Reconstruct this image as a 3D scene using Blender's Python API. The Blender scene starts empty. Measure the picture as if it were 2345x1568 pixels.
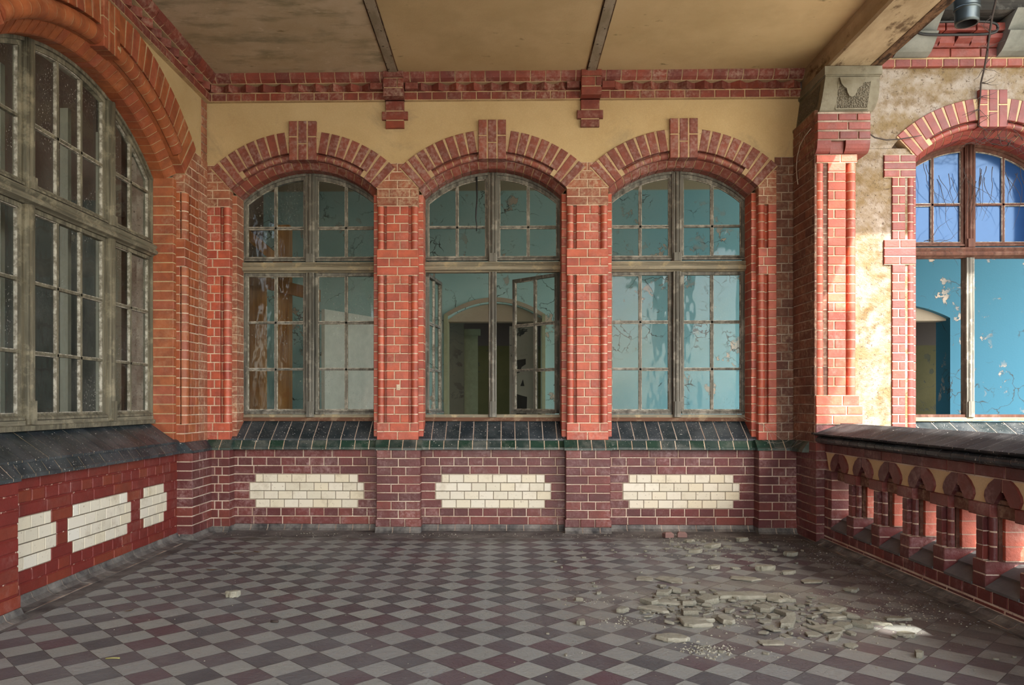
import bpy, math, random
from mathutils import Vector, Matrix
PI = math.pi
R = random.Random(11)
SC = bpy.context.scene
COL = SC.collection

SKYMIX, SKYCOL, SKYSTR, SUNSTR, EXPO = .6, (.97, .98, 1.0, 1), 1.0, 7.0, 1.08
# ------------------------------------------------------------------ materials
class G:
    """tiny node-graph helper"""
    def __init__(s, name):
        s.m = bpy.data.materials.new(name); s.m.use_nodes = True
        s.t = s.m.node_tree; s.n = s.t.nodes; s.n.clear()
        s.out = s.n.new('ShaderNodeOutputMaterial')
        s.co = s.n.new('ShaderNodeTexCoord').outputs['Object']
    def link(s, a, b): s.t.links.new(a, b)
    def put(s, sock, v):
        if isinstance(v, bpy.types.NodeSocket): s.link(v, sock)
        elif v is not None:
            if isinstance(v, (tuple, list)) and len(v) == 3 and sock.type == 'RGBA': v = (*v, 1)
            sock.default_value = v
    def scale(s, vec, co=None):
        k = s.n.new('ShaderNodeMapping'); s.link(co or s.co, k.inputs[0]); k.inputs['Scale'].default_value = vec
        return k.outputs[0]
    def noise(s, sc, det=4, ro=.55, co=None, dist=0, col=False):
        k = s.n.new('ShaderNodeTexNoise'); s.link(co or s.co, k.inputs['Vector'])
        k.inputs['Scale'].default_value = sc; k.inputs['Detail'].default_value = det
        k.inputs['Roughness'].default_value = ro; k.inputs['Distortion'].default_value = dist
        return k.outputs['Color' if col else 'Fac']
    def voro(s, sc, feat='DISTANCE_TO_EDGE', co=None, rand=1):
        k = s.n.new('ShaderNodeTexVoronoi'); k.feature = feat; s.link(co or s.co, k.inputs['Vector'])
        k.inputs['Scale'].default_value = sc; k.inputs['Randomness'].default_value = rand
        return k.outputs['Distance']
    def ramp(s, f, stops, interp='LINEAR'):
        k = s.n.new('ShaderNodeValToRGB'); k.color_ramp.interpolation = interp; s.link(f, k.inputs[0])
        e = k.color_ramp.elements
        while len(e) < len(stops): e.new(.5)
        for q, (p, c) in zip(e, stops):
            q.position = p; q.color = (*c, 1) if isinstance(c, (tuple, list)) else (c, c, c, 1)
        return k.outputs[0]
    def mask(s, f, a, b):
        k = s.n.new('ShaderNodeMapRange'); k.clamp = True; s.link(f, k.inputs[0])
        k.inputs[1].default_value = a; k.inputs[2].default_value = b
        return k.outputs[0]
    def math(s, op, a, b=0.0, c=None):
        k = s.n.new('ShaderNodeMath'); k.operation = op; s.put(k.inputs[0], a); s.put(k.inputs[1], b)
        if c is not None: s.put(k.inputs[2], c)
        return k.outputs[0]
    def mix(s, f, a, b, mode='MIX'):
        k = s.n.new('ShaderNodeMixRGB'); k.blend_type = mode
        s.put(k.inputs[0], f); s.put(k.inputs[1], a); s.put(k.inputs[2], b)
        return k.outputs[0]
    def rnd(s):
        return s.n.new('ShaderNodeNewGeometry').outputs['Random Per Island']
    def axis(s, i, co=None):
        k = s.n.new('ShaderNodeSeparateXYZ'); s.link(co or s.co, k.inputs[0]); return k.outputs[i]
    def bump(s, h, st=.3, d=.01):
        k = s.n.new('ShaderNodeBump'); s.link(h, k.inputs['Height'])
        k.inputs['Strength'].default_value = st; k.inputs['Distance'].default_value = d
        return k.outputs[0]
    def surf(s, col, rough=.6, bump=None, spec=.5, metal=0.0, coat=0.0):
        p = s.n.new('ShaderNodeBsdfPrincipled'); s.put(p.inputs['Base Color'], col); s.put(p.inputs['Roughness'], rough)
        p.inputs['Specular IOR Level'].default_value = spec; p.inputs['Metallic'].default_value = metal
        if coat: p.inputs['Coat Weight'].default_value = coat; p.inputs['Coat Roughness'].default_value = .12
        if bump is not None: s.link(bump, p.inputs['Normal'])
        s.link(p.outputs[0], s.out.inputs[0]); return s.m

M = {}
def brick_mat(key, cols, dust=(.55, .42, .36), dust_amt=.5, lo=.5, hi=.68, rough=.38, speck=.35, dark=.45):
    g = G(key); n = len(cols)
    base = g.ramp(g.rnd(), [(i / max(1, n - 1), c) for i, c in enumerate(cols)])
    v = g.mask(g.noise(9, 6, .62), .32, .62)
    base = g.mix(g.math('MULTIPLY', g.math('SUBTRACT', 1.0, v), dark), base, (.06, .018, .012))
    # washed-out lime bloom in patches and streaks, and small white spatter
    d = g.mask(g.noise(3.3, 9, .68), lo, hi)
    d2 = g.mask(g.noise(34, 5, .65), .42, .66)
    base = g.mix(g.math('MULTIPLY', g.math('MULTIPLY', d, d2), dust_amt), base, dust)
    sp = g.mask(g.noise(150, 2, .5), .71, .78)
    spm = g.mask(g.noise(2.2, 3), .46, .62)
    base = g.mix(g.math('MULTIPLY', g.math('MULTIPLY', sp, spm), speck), base, (.8, .74, .66))
    r = g.math('ADD', rough - .1, g.math('MULTIPLY', g.noise(14, 4), .35))
    h = g.math('ADD', g.noise(55, 5, .6), g.math('MULTIPLY', g.noise(210, 2), .35))
    M[key] = g.surf(base, r, g.bump(h, .35, .006), .45)

brick_mat('brick_orange_red', [(.46, .085, .042), (.56, .12, .055), (.40, .072, .040), (.52, .115, .062), (.43, .095, .055)], dust=(.62, .40, .32), dust_amt=.5)
brick_mat('brick_arch_red', [(.23, .060, .038), (.28, .075, .045), (.19, .048, .032), (.25, .066, .044)], dust=(.42, .31, .27), dust_amt=.75, lo=.40, hi=.62, rough=.55)
brick_mat('brick_maroon', [(.112, .022, .021), (.145, .028, .025), (.085, .018, .019), (.128, .029, .027), (.185, .040, .028)], dust=(.44, .31, .29), dust_amt=.5, lo=.46, hi=.66, rough=.34)
brick_mat('brick_painted', [(.165, .020, .015), (.175, .022, .016), (.155, .018, .014), (.21, .04, .018)], dust_amt=.15, rough=.42, dark=.3, speck=.2)
brick_mat('brick_left_orange', [(.36, .105, .035), (.41, .125, .045), (.33, .085, .03), (.38, .10, .05)], dust=(.55, .38, .24), dust_amt=.35, rough=.42)
brick_mat('brick_dusty', [(.33, .10, .05), (.38, .13, .065), (.28, .085, .045), (.35, .12, .07)], dust=(.52, .40, .26), dust_amt=.85, lo=.40, hi=.58, rough=.5)
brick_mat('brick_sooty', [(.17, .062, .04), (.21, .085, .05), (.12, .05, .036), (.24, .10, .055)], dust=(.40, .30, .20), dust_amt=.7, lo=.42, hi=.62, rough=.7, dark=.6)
brick_mat('brick_facade', [(.22, .040, .026), (.26, .050, .030), (.17, .032, .026), (.20, .042, .032)], dust=(.36, .24, .21), dust_amt=.3, rough=.4)
brick_mat('brick_cornice', [(.20, .045, .028), (.25, .055, .032), (.16, .036, .026), (.28, .06, .03)], dust=(.44, .32, .24), dust_amt=.7, lo=.44, hi=.64, rough=.6, speck=.6)

def mortar_mat(key, col, col2, rough=.9):
    g = G(key)
    c = g.mix(g.mask(g.noise(5, 5), .38, .62), col, col2)
    c = g.mix(g.mask(g.noise(70, 3), .60, .74), c, tuple(x * .45 for x in col2))
    M[key] = g.surf(c, rough, g.bump(g.noise(120, 4), .4, .004), .2)
mortar_mat('mortar_cream', (.66, .54, .40), (.52, .37, .25))
mortar_mat('mortar_ochre', (.52, .39, .22), (.40, .28, .16))
mortar_mat('mortar_grey', (.42, .35, .28), (.22, .16, .12))
mortar_mat('mortar_pink', (.58, .49, .39), (.40, .29, .22))
g = G('mortar_painted'); fl = g.mask(g.noise(26, 6, .7), .60, .66)
M['mortar_painted'] = g.surf(g.mix(fl, (.15, .02, .015), (.62, .50, .38)), .6, g.bump(g.noise(80, 3), .3, .004), .3)

g = G('glazed_white')
c = g.ramp(g.rnd(), [(0, (.62, .58, .45)), (.35, (.70, .66, .54)), (.7, (.66, .60, .44)), (1, (.72, .70, .60))])
c = g.mix(g.math('MULTIPLY', g.mask(g.noise(7, 8, .7), .52, .70), .5), c, (.36, .30, .19))
c = g.mix(g.math('MULTIPLY', g.mask(g.noise(46, 4, .6), .63, .70), .6), c, (.25, .20, .13))
M['glazed_white'] = g.surf(c, .26, g.bump(g.noise(30, 3), .12, .004), .5)
g = G('tile_joint_grey'); M['tile_joint_grey'] = g.surf(g.mix(g.noise(30), (.16, .135, .10), (.30, .25, .18)), .9)

g = G('glazed_black')
c = g.ramp(g.rnd(), [(0, (.010, .015, .020)), (.5, (.020, .029, .036)), (1, (.014, .023, .026))])
c = g.mix(g.math('MULTIPLY', g.mask(g.noise(5, 8, .65), .42, .70), .45), c, (.13, .145, .15))
c = g.mix(g.mask(g.noise(85, 2), .67, .71), c, (.62, .60, .54))
M['glazed_black'] = g.surf(c, g.math('ADD', .16, g.math('MULTIPLY', g.noise(9, 4), .4)), g.bump(g.noise(18, 3), .15, .01), .5)
g = G('glazed_green')
c = g.ramp(g.rnd(), [(0, (.006, .026, .016)), (.5, (.012, .042, .028)), (1, (.022, .036, .036))])
c = g.mix(g.math('MULTIPLY', g.mask(g.noise(6, 8, .65), .46, .70), .5), c, (.22, .22, .19))
c = g.mix(g.mask(g.noise(80, 2), .70, .73), c, (.62, .60, .52))
M['glazed_green'] = g.surf(c, g.math('ADD', .14, g.math('MULTIPLY', g.noise(9, 4), .35)), g.bump(g.noise(18, 3), .15, .01), .5)
g = G('slate_dark')
c = g.mix(g.noise(7, 7, .65), (.035, .036, .038), (.16, .155, .15))
M['slate_dark'] = g.surf(c, .62, g.bump(g.noise(26, 6, .6), .4, .008), .35)
g = G('cove_black')
c = g.mix(g.mask(g.noise(6, 8, .7), .36, .66), (.026, .026, .027), (.20, .19, .17))
M['cove_black'] = g.surf(c, .5, g.bump(g.noise(40, 4), .3, .006), .4)

def plaster(key, a, b, st, stain_amt=.5, bump_st=.25, fine=.5):
    g = G(key)
    c = g.mix(g.mask(g.noise(1.5, 6, .6), .36, .64), a, b)
    c = g.mix(g.math('MULTIPLY', g.mask(g.noise(2.6, 8, .66, dist=.6), .56, .74), stain_amt), c, st)
    c = g.mix(g.math('MULTIPLY', g.mask(g.noise(120, 3, .7), .45, .72), fine * .35), c, tuple(min(1, x * 1.5) for x in a))
    h = g.math('ADD', g.noise(90, 6, .65), g.math('MULTIPLY', g.noise(9, 4), .5))
    M[key] = g.surf(c, .88, g.bump(h, bump_st, .008), .2)
    return g
plaster('plaster_ochre', (.54, .415, .225), (.46, .34, .17), (.30, .245, .15), .7)
plaster('plaster_sand', (.60, .46, .27), (.50, .37, .20), (.34, .24, .12), .4)
# ceiling: tan limewash; the bay beside the left wall is greyer, scraped and mouldy
g = G('ceiling_plaster')
a = g.mix(g.mask(g.noise(1.1, 6, .6), .36, .64), (.50, .375, .205), (.43, .315, .16))
b = g.mix(g.mask(g.noise(1.6, 7, .6), .38, .62), (.50, .40, .27), (.42, .33, .21))
b = g.mix(g.math('MULTIPLY', g.mask(g.noise(2.4, 8, .62, co=g.scale((1, 2.4, 1))), .50, .66), .8), b, (.20, .185, .115))
b = g.mix(g.math('MULTIPLY', g.mask(g.noise(5, 10, .72, co=g.scale((1, 3, 1)), dist=1.2), .60, .66), .5), b, (.66, .54, .38))
left = g.mask(g.axis(0), -.90, -.97)
c = g.mix(left, a, b)
c = g.mix(g.math('MULTIPLY', g.mask(g.noise(5, 4, .6, co=g.scale((1, 2.2, 1))), .66, .74), .85), c, (.13, .11, .045))
c = g.mix(g.math('MULTIPLY', g.mask(g.noise(1.7, 8, .68), .46, .66), .4), c, (.34, .25, .12))
M['ceiling_plaster'] = g.surf(c, .9, g.bump(g.math('ADD', g.noise(60, 5, .65), g.noise(4, 5)), .25, .01), .15)
# weathered pitted render of the courtyard front
g = G('render_weathered')
c = g.mix(g.mask(g.noise(2.8, 9, .72), .42, .58), (.25, .185, .10), (.40, .35, .29))
c = g.mix(g.math('MULTIPLY', g.mask(g.noise(5.5, 8, .7), .50, .66), .8), c, (.17, .11, .045))
c = g.mix(g.mask(g.noise(38, 6, .72), .57, .66), c, (.11, .08, .055))
h = g.math('ADD', g.noise(45, 8, .7), g.math('MULTIPLY', g.noise(7, 5), .8))
M['render_weathered'] = g.surf(c, .95, g.bump(h, .9, .02), .1)
g = G('sandstone')
c = g.mix(g.mask(g.noise(4, 7, .62), .36, .66), (.125, .108, .068), (.225, .21, .155))
c = g.mix(g.math('MULTIPLY', g.mask(g.noise(9, 6, .7), .56, .70), .6), c, (.09, .07, .045))
M['sandstone'] = g.surf(c, .75, g.bump(g.noise(60, 6, .65), .35, .006), .3)
g = G('sandstone_carved')
c = g.mix(g.voro(85, 'F1'), (.10, .088, .060), (.21, .185, .135))
M['sandstone_carved'] = g.surf(c, .85, g.bump(g.math('ADD', g.voro(85, 'F1'), g.noise(70, 5)), 1.0, .02), .2)

# old window timber: grey paint worn to the grain
def wood(key, a, b, cc, ax=2, rough=.75):
    g = G(key); sv = [28, 28, 28]; sv[ax] = 1.6
    gr = g.noise(1, 6, .65, co=g.scale(tuple(sv)))
    c = g.mix(g.mask(gr, .34, .66), a, b)
    c = g.mix(g.math('MULTIPLY', g.mask(g.noise(7, 7, .7), .52, .64), .75), c, cc)
    M[key] = g.surf(c, rough, g.bump(gr, .5, .006), .3)
wood('window_wood', (.062, .060, .050), (.195, .19, .158), (.34, .325, .27))
wood('window_wood_rail', (.13, .115, .080), (.33, .30, .215), (.44, .36, .21), 0)
wood('window_wood_left', (.07, .065, .045), (.20, .18, .125), (.30, .27, .185), 2)
wood('window_wood_left_rail', (.08, .074, .052), (.22, .20, .14), (.32, .29, .20), 1)
wood('window_wood_brown', (.055, .022, .014), (.115, .05, .032), (.15, .09, .065))
wood('window_sill_red', (.10, .045, .025), (.17, .085, .05), (.28, .20, .13), 0)
wood('plank_warm', (.19, .082, .026), (.36, .18, .062), (.27, .115, .038))
wood('timber_dark', (.018, .017, .015), (.055, .052, .046), (.11, .105, .095), 0)
g = G('sandstone_grey')
c = g.mix(g.mask(g.noise(4, 7, .62), .36, .66), (.11, .115, .095), (.21, .215, .185))
M['sandstone_grey'] = g.surf(c, .6, g.bump(g.noise(60, 6, .65), .35, .006), .35)
g = G('coping_black')
c = g.ramp(g.rnd(), [(0, (.016, .017, .019)), (.5, (.030, .031, .034)), (1, (.022, .024, .026))])
c = g.mix(g.math('MULTIPLY', g.mask(g.noise(5, 8, .65), .46, .72), .4), c, (.13, .125, .12))
c = g.mix(g.mask(g.noise(85, 2), .70, .74), c, (.55, .52, .48))
M['coping_black'] = g.surf(c, .68, g.bump(g.noise(18, 3), .2, .01), .15)
g = G('putty_white'); M['putty_white'] = g.surf(g.mix(g.mask(g.noise(24, 6, .7), .42, .62), (.17, .15, .11), (.50, .47, .39)), .8)

def glass(key, dirt=.22, spots=.6, refl=1.0, tint=(.86, .9, .88)):
    g = G(key)
    tr = g.n.new('ShaderNodeBsdfTransparent'); tr.inputs[0].default_value = (*tint, 1)
    gl = g.n.new('ShaderNodeBsdfGlossy'); gl.inputs['Color'].default_value = (.95, .97, 1, 1); gl.inputs['Roughness'].default_value = .04
    g.link(g.bump(g.noise(2.2, 3, .5, co=g.scale((1.6, 1.6, .8))), .35, .03), gl.inputs['Normal'])
    fr = g.n.new('ShaderNodeFresnel'); fr.inputs[0].default_value = 1.6
    m1 = g.n.new('ShaderNodeMixShader'); g.link(g.math('MINIMUM', g.math('MULTIPLY', fr.outputs[0], refl), 1.0), m1.inputs[0])
    g.link(tr.outputs[0], m1.inputs[1]); g.link(gl.outputs[0], m1.inputs[2])
    df = g.n.new('ShaderNodeBsdfDiffuse'); df.inputs[0].default_value = (.50, .50, .45, 1)
    d = g.math('MULTIPLY', g.mask(g.noise(3.2, 6, .65), .40, .72), dirt)
    d = g.math('ADD', d, g.math('MULTIPLY', g.math('MULTIPLY', g.mask(g.noise(95, 3, .6, co=g.scale((1, 1, .6))), .60, .66), g.mask(g.noise(2.6, 3), .46, .58)), spots))
    m2 = g.n.new('ShaderNodeMixShader'); g.link(g.math('MINIMUM', d, .9), m2.inputs[0])
    g.link(m1.outputs[0], m2.inputs[1]); g.link(df.outputs[0], m2.inputs[2]); g.link(m2.outputs[0], g.out.inputs[0])
    M[key] = g.m
glass('glass_dirty', .08, .5, .40)
glass('glass_clean', .03, .1, .30)
glass('glass_streaky', .05, .25, .32)
# panes in the courtyard front: blue sky reflection painted into diffuse and gloss tint
g = G('glass_painted_sky')
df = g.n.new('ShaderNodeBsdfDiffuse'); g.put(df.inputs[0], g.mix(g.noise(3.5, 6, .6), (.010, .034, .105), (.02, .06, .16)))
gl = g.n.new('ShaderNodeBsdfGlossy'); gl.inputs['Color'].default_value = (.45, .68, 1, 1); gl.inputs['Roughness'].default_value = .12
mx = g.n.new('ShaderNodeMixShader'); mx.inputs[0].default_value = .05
g.link(df.outputs[0], mx.inputs[1]); g.link(gl.outputs[0], mx.inputs[2]); g.link(mx.outputs[0], g.out.inputs[0]); M['glass_painted_sky'] = g.m

# peeling distemper on the walls of the rooms behind
def peel(key, paint, paint2, under, top=None, crack=1.0, ztop=4.1, blue=None):
    g = G(key); z = g.axis(2)
    c = g.mix(g.mask(g.noise(1.3, 6, .6), .38, .64), paint, paint2)
    if blue is not None:
        c = g.mix(g.math('MULTIPLY', g.mask(g.axis(0), .9, 2.4), .7), c, (.14, .42, .54)); c = g.mix(g.math('MULTIPLY', g.mask(g.axis(0), 3.4, 5.0), .85), c, blue)  # left end lightened, right end deepened in colour against the uneven room light
    wv = g.n.new('ShaderNodeVectorMath'); wv.operation = 'ADD'
    sc2 = g.n.new('ShaderNodeVectorMath'); sc2.operation = 'SCALE'; g.link(g.noise(3, 4, .6, col=True), sc2.inputs[0]); sc2.inputs[3].default_value = .35
    g.link(g.co, wv.inputs[0]); g.link(sc2.outputs[0], wv.inputs[1])
    big = g.math('MULTIPLY', g.mask(g.voro(1.7, co=wv.outputs[0]), .012, .005), g.mask(g.noise(.9, 3), .52, .60))
    sml = g.math('MULTIPLY', g.mask(g.voro(5.5, co=wv.outputs[0]), .040, .020), g.mask(g.noise(1.3, 4), .56, .62))
    fl = g.math('MULTIPLY', g.mask(g.noise(3.6, 7, .62, co=wv.outputs[0]), .60, .615), g.mask(g.noise(1.1, 4), .44, .56))
    c = g.mix(fl, c, under)
    edge = g.math('MULTIPLY', g.math('MULTIPLY', g.mask(g.noise(3.6, 7, .62, co=wv.outputs[0]), .590, .60), g.math('SUBTRACT', 1.0, fl)), g.mask(g.noise(1.1, 4), .44, .56))
    c = g.mix(g.math('MULTIPLY', edge, .7), c, (.05, .05, .045))
    c = g.mix(g.math('MULTIPLY', g.math('MAXIMUM', big, sml), .85 * crack), c, (.045, .05, .045))
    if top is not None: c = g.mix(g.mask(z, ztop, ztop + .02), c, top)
    h = g.math('ADD', g.math('MULTIPLY', fl, -1.0), g.math('MULTIPLY', g.noise(40, 5), .2))
    M[key] = g.surf(c, .7, g.bump(h, .5, .01), .3)
peel('wall_turquoise', (.36, .60, .60), (.42, .63, .62), (.56, .47, .38), (.38, .34, .24), blue=(.012, .125, .21))
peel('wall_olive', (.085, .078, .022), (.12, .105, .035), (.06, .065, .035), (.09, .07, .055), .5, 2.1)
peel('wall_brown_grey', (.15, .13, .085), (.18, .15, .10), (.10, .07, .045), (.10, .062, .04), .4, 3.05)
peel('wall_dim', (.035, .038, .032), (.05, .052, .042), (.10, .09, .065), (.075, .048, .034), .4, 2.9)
peel('wall_white_flaking', (.36, .34, .30), (.30, .28, .24), (.015, .02, .02), None, .8)
plaster('lintel_plaster', (.42, .36, .28), (.36, .30, .22), (.2, .16, .11), .5)
def flat(key, c, rough=.7, metal=0.0, var=.25):
    g = G(key); M[key] = g.surf(g.mix(g.noise(12, 5, .6), tuple(x * (1 - var) for x in c), tuple(min(1, x * (1 + var)) for x in c)), rough, g.bump(g.noise(40, 4), .15, .004), .4, metal)
flat('door_white', (.52, .53, .45)); flat('inner_frame_grey', (.22, .215, .165)); flat('frame_green_white', (.33, .35, .22)); flat('soot_black', (.012, .011, .011), .8)
flat('twig', (.045, .034, .028), .9); flat('cable_black', (.012, .012, .012), .5); flat('wire_pale', (.50, .46, .38), .5)
flat('zinc', (.07, .085, .085), .32, .7); flat('brick_chunk', (.20, .12, .105), .9); flat('dry_leaf', (.10, .06, .03), .8)
flat('stick_yellow', (.20, .19, .07), .8); flat('ground_dirt', (.42, .40, .34), .95); flat('room_floor', (.34, .31, .26), .85)
flat('cobweb_silk', (.42, .38, .32), .9); flat('stone_white', (.62, .60, .55), .6); flat('dark_brown_wood', (.06, .035, .02), .7)
g = G('rubble_plaster')
c = g.ramp(g.rnd(), [(0, (.19, .188, .145)), (.5, (.245, .24, .185)), (1, (.165, .163, .13))])
c = g.mix(g.mask(g.noise(20, 6), .4, .65), c, (.30, .295, .235))
M['rubble_plaster'] = g.surf(c, .95, g.bump(g.noise(50, 6, .7), .6, .01), .15)
# steel joist soffits with rust along the edges
g = G('joist_paint')
c = g.mix(g.mask(g.noise(8, 7, .65, co=g.scale((1, .4, 1))), .40, .62), (.21, .17, .11), (.30, .25, .18))
M['joist_paint'] = g.surf(g.mix(g.mask(g.noise(14, 6, .7), .60, .66), c, (.035, .02, .015)), .8, g.bump(g.noise(50, 5), .4, .006), .2)
g = G('beam_paint')
c = g.mix(g.mask(g.noise(3, 8, .68, co=g.scale((1.2, .5, 1))), .38, .66), (.40, .315, .195), (.24, .175, .10))
c = g.mix(g.math('MULTIPLY', g.mask(g.noise(5, 8, .7, co=g.scale((1, .45, 1))), .54, .62), .85), c, (.07, .04, .02))
M['beam_paint'] = g.surf(c, .88, g.bump(g.noise(40, 6, .65), .5, .008), .15)
g = G('rust_edge')
M['rust_edge'] = g.surf(g.mix(g.mask(g.noise(14, 7, .7, co=g.scale((1, .3, 1))), .42, .58), (.03, .017, .01), (.15, .085, .045)), .9, g.bump(g.noise(50, 5), .8, .015), .15)

# floor tiles: pale grey and maroon / slate, dusty, wormy relief on the worn ones
def tile_mat(key, cols, dustc, dust_lo, dust_hi):
    g = G(key)
    c = g.ramp(g.rnd(), [(i / (len(cols) - 1), q) for i, q in enumerate(cols)])
    c = g.mix(g.math('MULTIPLY', g.mask(g.noise(1.4, 7, .64), dust_lo, dust_hi), .8), c, dustc)
    c = g.mix(g.math('MULTIPLY', g.mask(g.noise(60, 3, .6), .60, .72), .4), c, (.06, .055, .05))
    # spilled plaster dust round the fallen ceiling pieces
    co = g.n.new('ShaderNodeVectorMath'); co.operation = 'SUBTRACT'; g.link(g.co, co.inputs[0]); co.inputs[1].default_value = (1.32, 1.30, 0)
    ln = g.n.new('ShaderNodeVectorMath'); ln.operation = 'LENGTH'; g.link(g.scale((.75, 1.0, 1), co.outputs[0]), ln.inputs[0])
    near = g.math('MULTIPLY', g.mask(ln.outputs['Value'], 1.15, .35), g.mask(g.noise(3.2, 7, .66), .36, .62))
    c = g.mix(g.math('MULTIPLY', near, .8), c, (.25, .24, .20))
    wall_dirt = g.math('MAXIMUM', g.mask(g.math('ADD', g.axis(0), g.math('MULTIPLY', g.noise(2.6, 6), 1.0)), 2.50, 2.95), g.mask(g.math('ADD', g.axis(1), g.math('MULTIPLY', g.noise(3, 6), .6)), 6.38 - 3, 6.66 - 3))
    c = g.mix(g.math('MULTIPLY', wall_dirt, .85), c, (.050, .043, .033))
    worm = g.noise(42, 3, .5, dist=1.2)
    rg = g.math('ADD', .30, g.math('MULTIPLY', g.noise(3, 5, .6), .45))
    M[key] = g.surf(c, rg, g.bump(g.math('ADD', g.mask(worm, .40, .60), g.math('MULTIPLY', g.noise(150, 3), .3)), .30, .004), .45)
tile_mat('floor_tile_pale', [(.20, .218, .200), (.245, .262, .238), (.22, .236, .218), (.19, .204, .188)], (.205, .222, .218), .36, .64)
tile_mat('floor_tile_dark', [(.070, .060, .067), (.092, .053, .063), (.062, .066, .071), (.078, .060, .068), (.062, .064, .069)], (.13, .140, .142), .38, .74)
g = G('floor_grout'); M['floor_grout'] = g.surf(g.mix(g.noise(20, 5), (.05, .045, .035), (.12, .105, .085)), .9)
g = G('floor_border'); M['floor_border'] = g.surf(g.mix(g.mask(g.noise(4, 8, .7), .36, .66), (.035, .030, .030), (.17, .16, .145)), .7, g.bump(g.noise(40, 5), .4, .006), .35)

# ------------------------------------------------------------------ mesh helpers
class Fr:
    """wall-aligned frame: u along, v up, n out of the wall"""
    def __init__(s, o, u, v, n):
        s.o, s.u, s.v, s.n = Vector(o), Vector(u), Vector(v), Vector(n)
        s.flip = s.u.cross(s.v).dot(s.n) < 0
    def p(s, u, v, n): return s.o + s.u * u + s.v * v + s.n * n
class MB:
    def __init__(s): s.v = []; s.f = []; s.m = []; s.s = []
    def add(s, vs, fs, mat, smooth=False, flip=False):
        b = len(s.v); s.v.extend(vs)
        for f in fs:
            s.f.append([b + i for i in (reversed(f) if flip else f)]); s.m.append(mat); s.s.append(smooth)
    def build(s, name, parent=None, loc=None):
        me = bpy.data.meshes.new(name)
        off = parent_loc(parent) if parent else Vector(loc or (0, 0, 0))
        me.from_pydata([tuple(Vector(q) - off) for q in s.v], [], s.f)
        keys = []
        for k in s.m:
            if k not in keys: keys.append(k)
        for k in keys: me.materials.append(M[k])
        me.polygons.foreach_set('material_index', [keys.index(k) for k in s.m])
        me.polygons.foreach_set('use_smooth', s.s)
        me.update()
        o = bpy.data.objects.new(name, me); COL.objects.link(o)
        if parent: o.parent = parent
        elif loc: o.location = loc
        return o
def parent_loc(o):
    v = Vector((0, 0, 0))
    while o: v = v + o.location; o = o.parent
    return v
def tag(o, label, cat, group=None, kind=None):
    o['label'] = label; o['category'] = cat
    if group: o['group'] = group
    if kind: o['kind'] = kind
    return o
def empty(name, loc=(0, 0, 0)):
    o = bpy.data.objects.new(name, None); o.empty_display_size = .1; COL.objects.link(o); o.location = loc; return o

def inset(poly, d):
    n = len(poly); out = []
    ar = sum(poly[i][0] * poly[(i + 1) % n][1] - poly[(i + 1) % n][0] * poly[i][1] for i in range(n))
    sg = 1 if ar > 0 else -1
    for i in range(n):
        a, b, c = Vector(poly[i - 1]), Vector(poly[i]), Vector(poly[(i + 1) % n])
        e1 = (b - a).normalized(); e2 = (c - b).normalized()
        n1 = Vector((-e1.y, e1.x)) * sg; n2 = Vector((-e2.y, e2.x)) * sg
        k = n1 + n2; dd = max(.3, 1 + n1.dot(n2))
        q = b + k * (d / dd); out.append((q.x, q.y))
    return out, sg
def block(mb, fr, poly, n0, n1, mat, bev=.004, jit=.0012, smooth=False):
    """one brick or stone: polygon in (u, v), from n0 out to n1, arris chamfered"""
    j = R.uniform(-jit, jit); k = len(poly)
    ins, sg = inset(poly, bev)
    if sg < 0: poly = poly[::-1]; ins = ins[::-1]
    vs = [fr.p(u, v, n0) for u, v in poly] + [fr.p(u, v, n1 - bev + j) for u, v in poly]
    vs += [fr.p(u + R.uniform(-jit, jit) * .7, v + R.uniform(-jit, jit) * .7, n1 + j) for u, v in ins]
    fs = []
    for i in range(k):
        q = (i + 1) % k
        fs += [[i, q, k + q, k + i], [k + i, k + q, 2 * k + q, 2 * k + i]]
    fs.append([2 * k + i for i in range(k)])
    mb.add(vs, fs, mat, smooth, fr.flip)
def rect(mb, fr, u0, u1, v0, v1, n0, n1, mat, bev=.004, jit=.0012):
    block(mb, fr, [(u0, v0), (u1, v0), (u1, v1), (u0, v1)], n0, n1, mat, bev, jit)
def box(mb, fr, u0, u1, v0, v1, n0, n1, mat):
    vs = [fr.p(u, v, n) for n in (n0, n1) for u, v in ((u0, v0), (u1, v0), (u1, v1), (u0, v1))]
    fs = [[3, 2, 1, 0], [4, 5, 6, 7], [0, 1, 5, 4], [1, 2, 6, 5], [2, 3, 7, 6], [3, 0, 4, 7]]
    mb.add(vs, fs, mat, False, fr.flip)
W = Fr((0, 0, 0), (1, 0, 0), (0, 1, 0), (0, 0, 1))
def wbox(mb, x0, x1, y0, y1, z0, z1, mat): box(mb, W, x0, x1, y0, y1, z0, z1, mat)
def row(mb, fr, u0, u1, v0, v1, n0, n1, mat, L=.255, off=0., gap=.009):
    """one course of bricks between u0 and u1"""
    cuts = [u0]; c = u0 + (off if off > .045 else L)
    while c < u1 - .045: cuts.append(c); c += L
    cuts.append(u1)
    for i in range(len(cuts) - 1):
        a = cuts[i] + (gap / 2 if i else 0); b = cuts[i + 1] - (gap / 2 if i < len(cuts) - 2 else 0)
        rect(mb, fr, a, b, v0 + gap / 2, v1 - gap / 2, n0, n1, mat)
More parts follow.
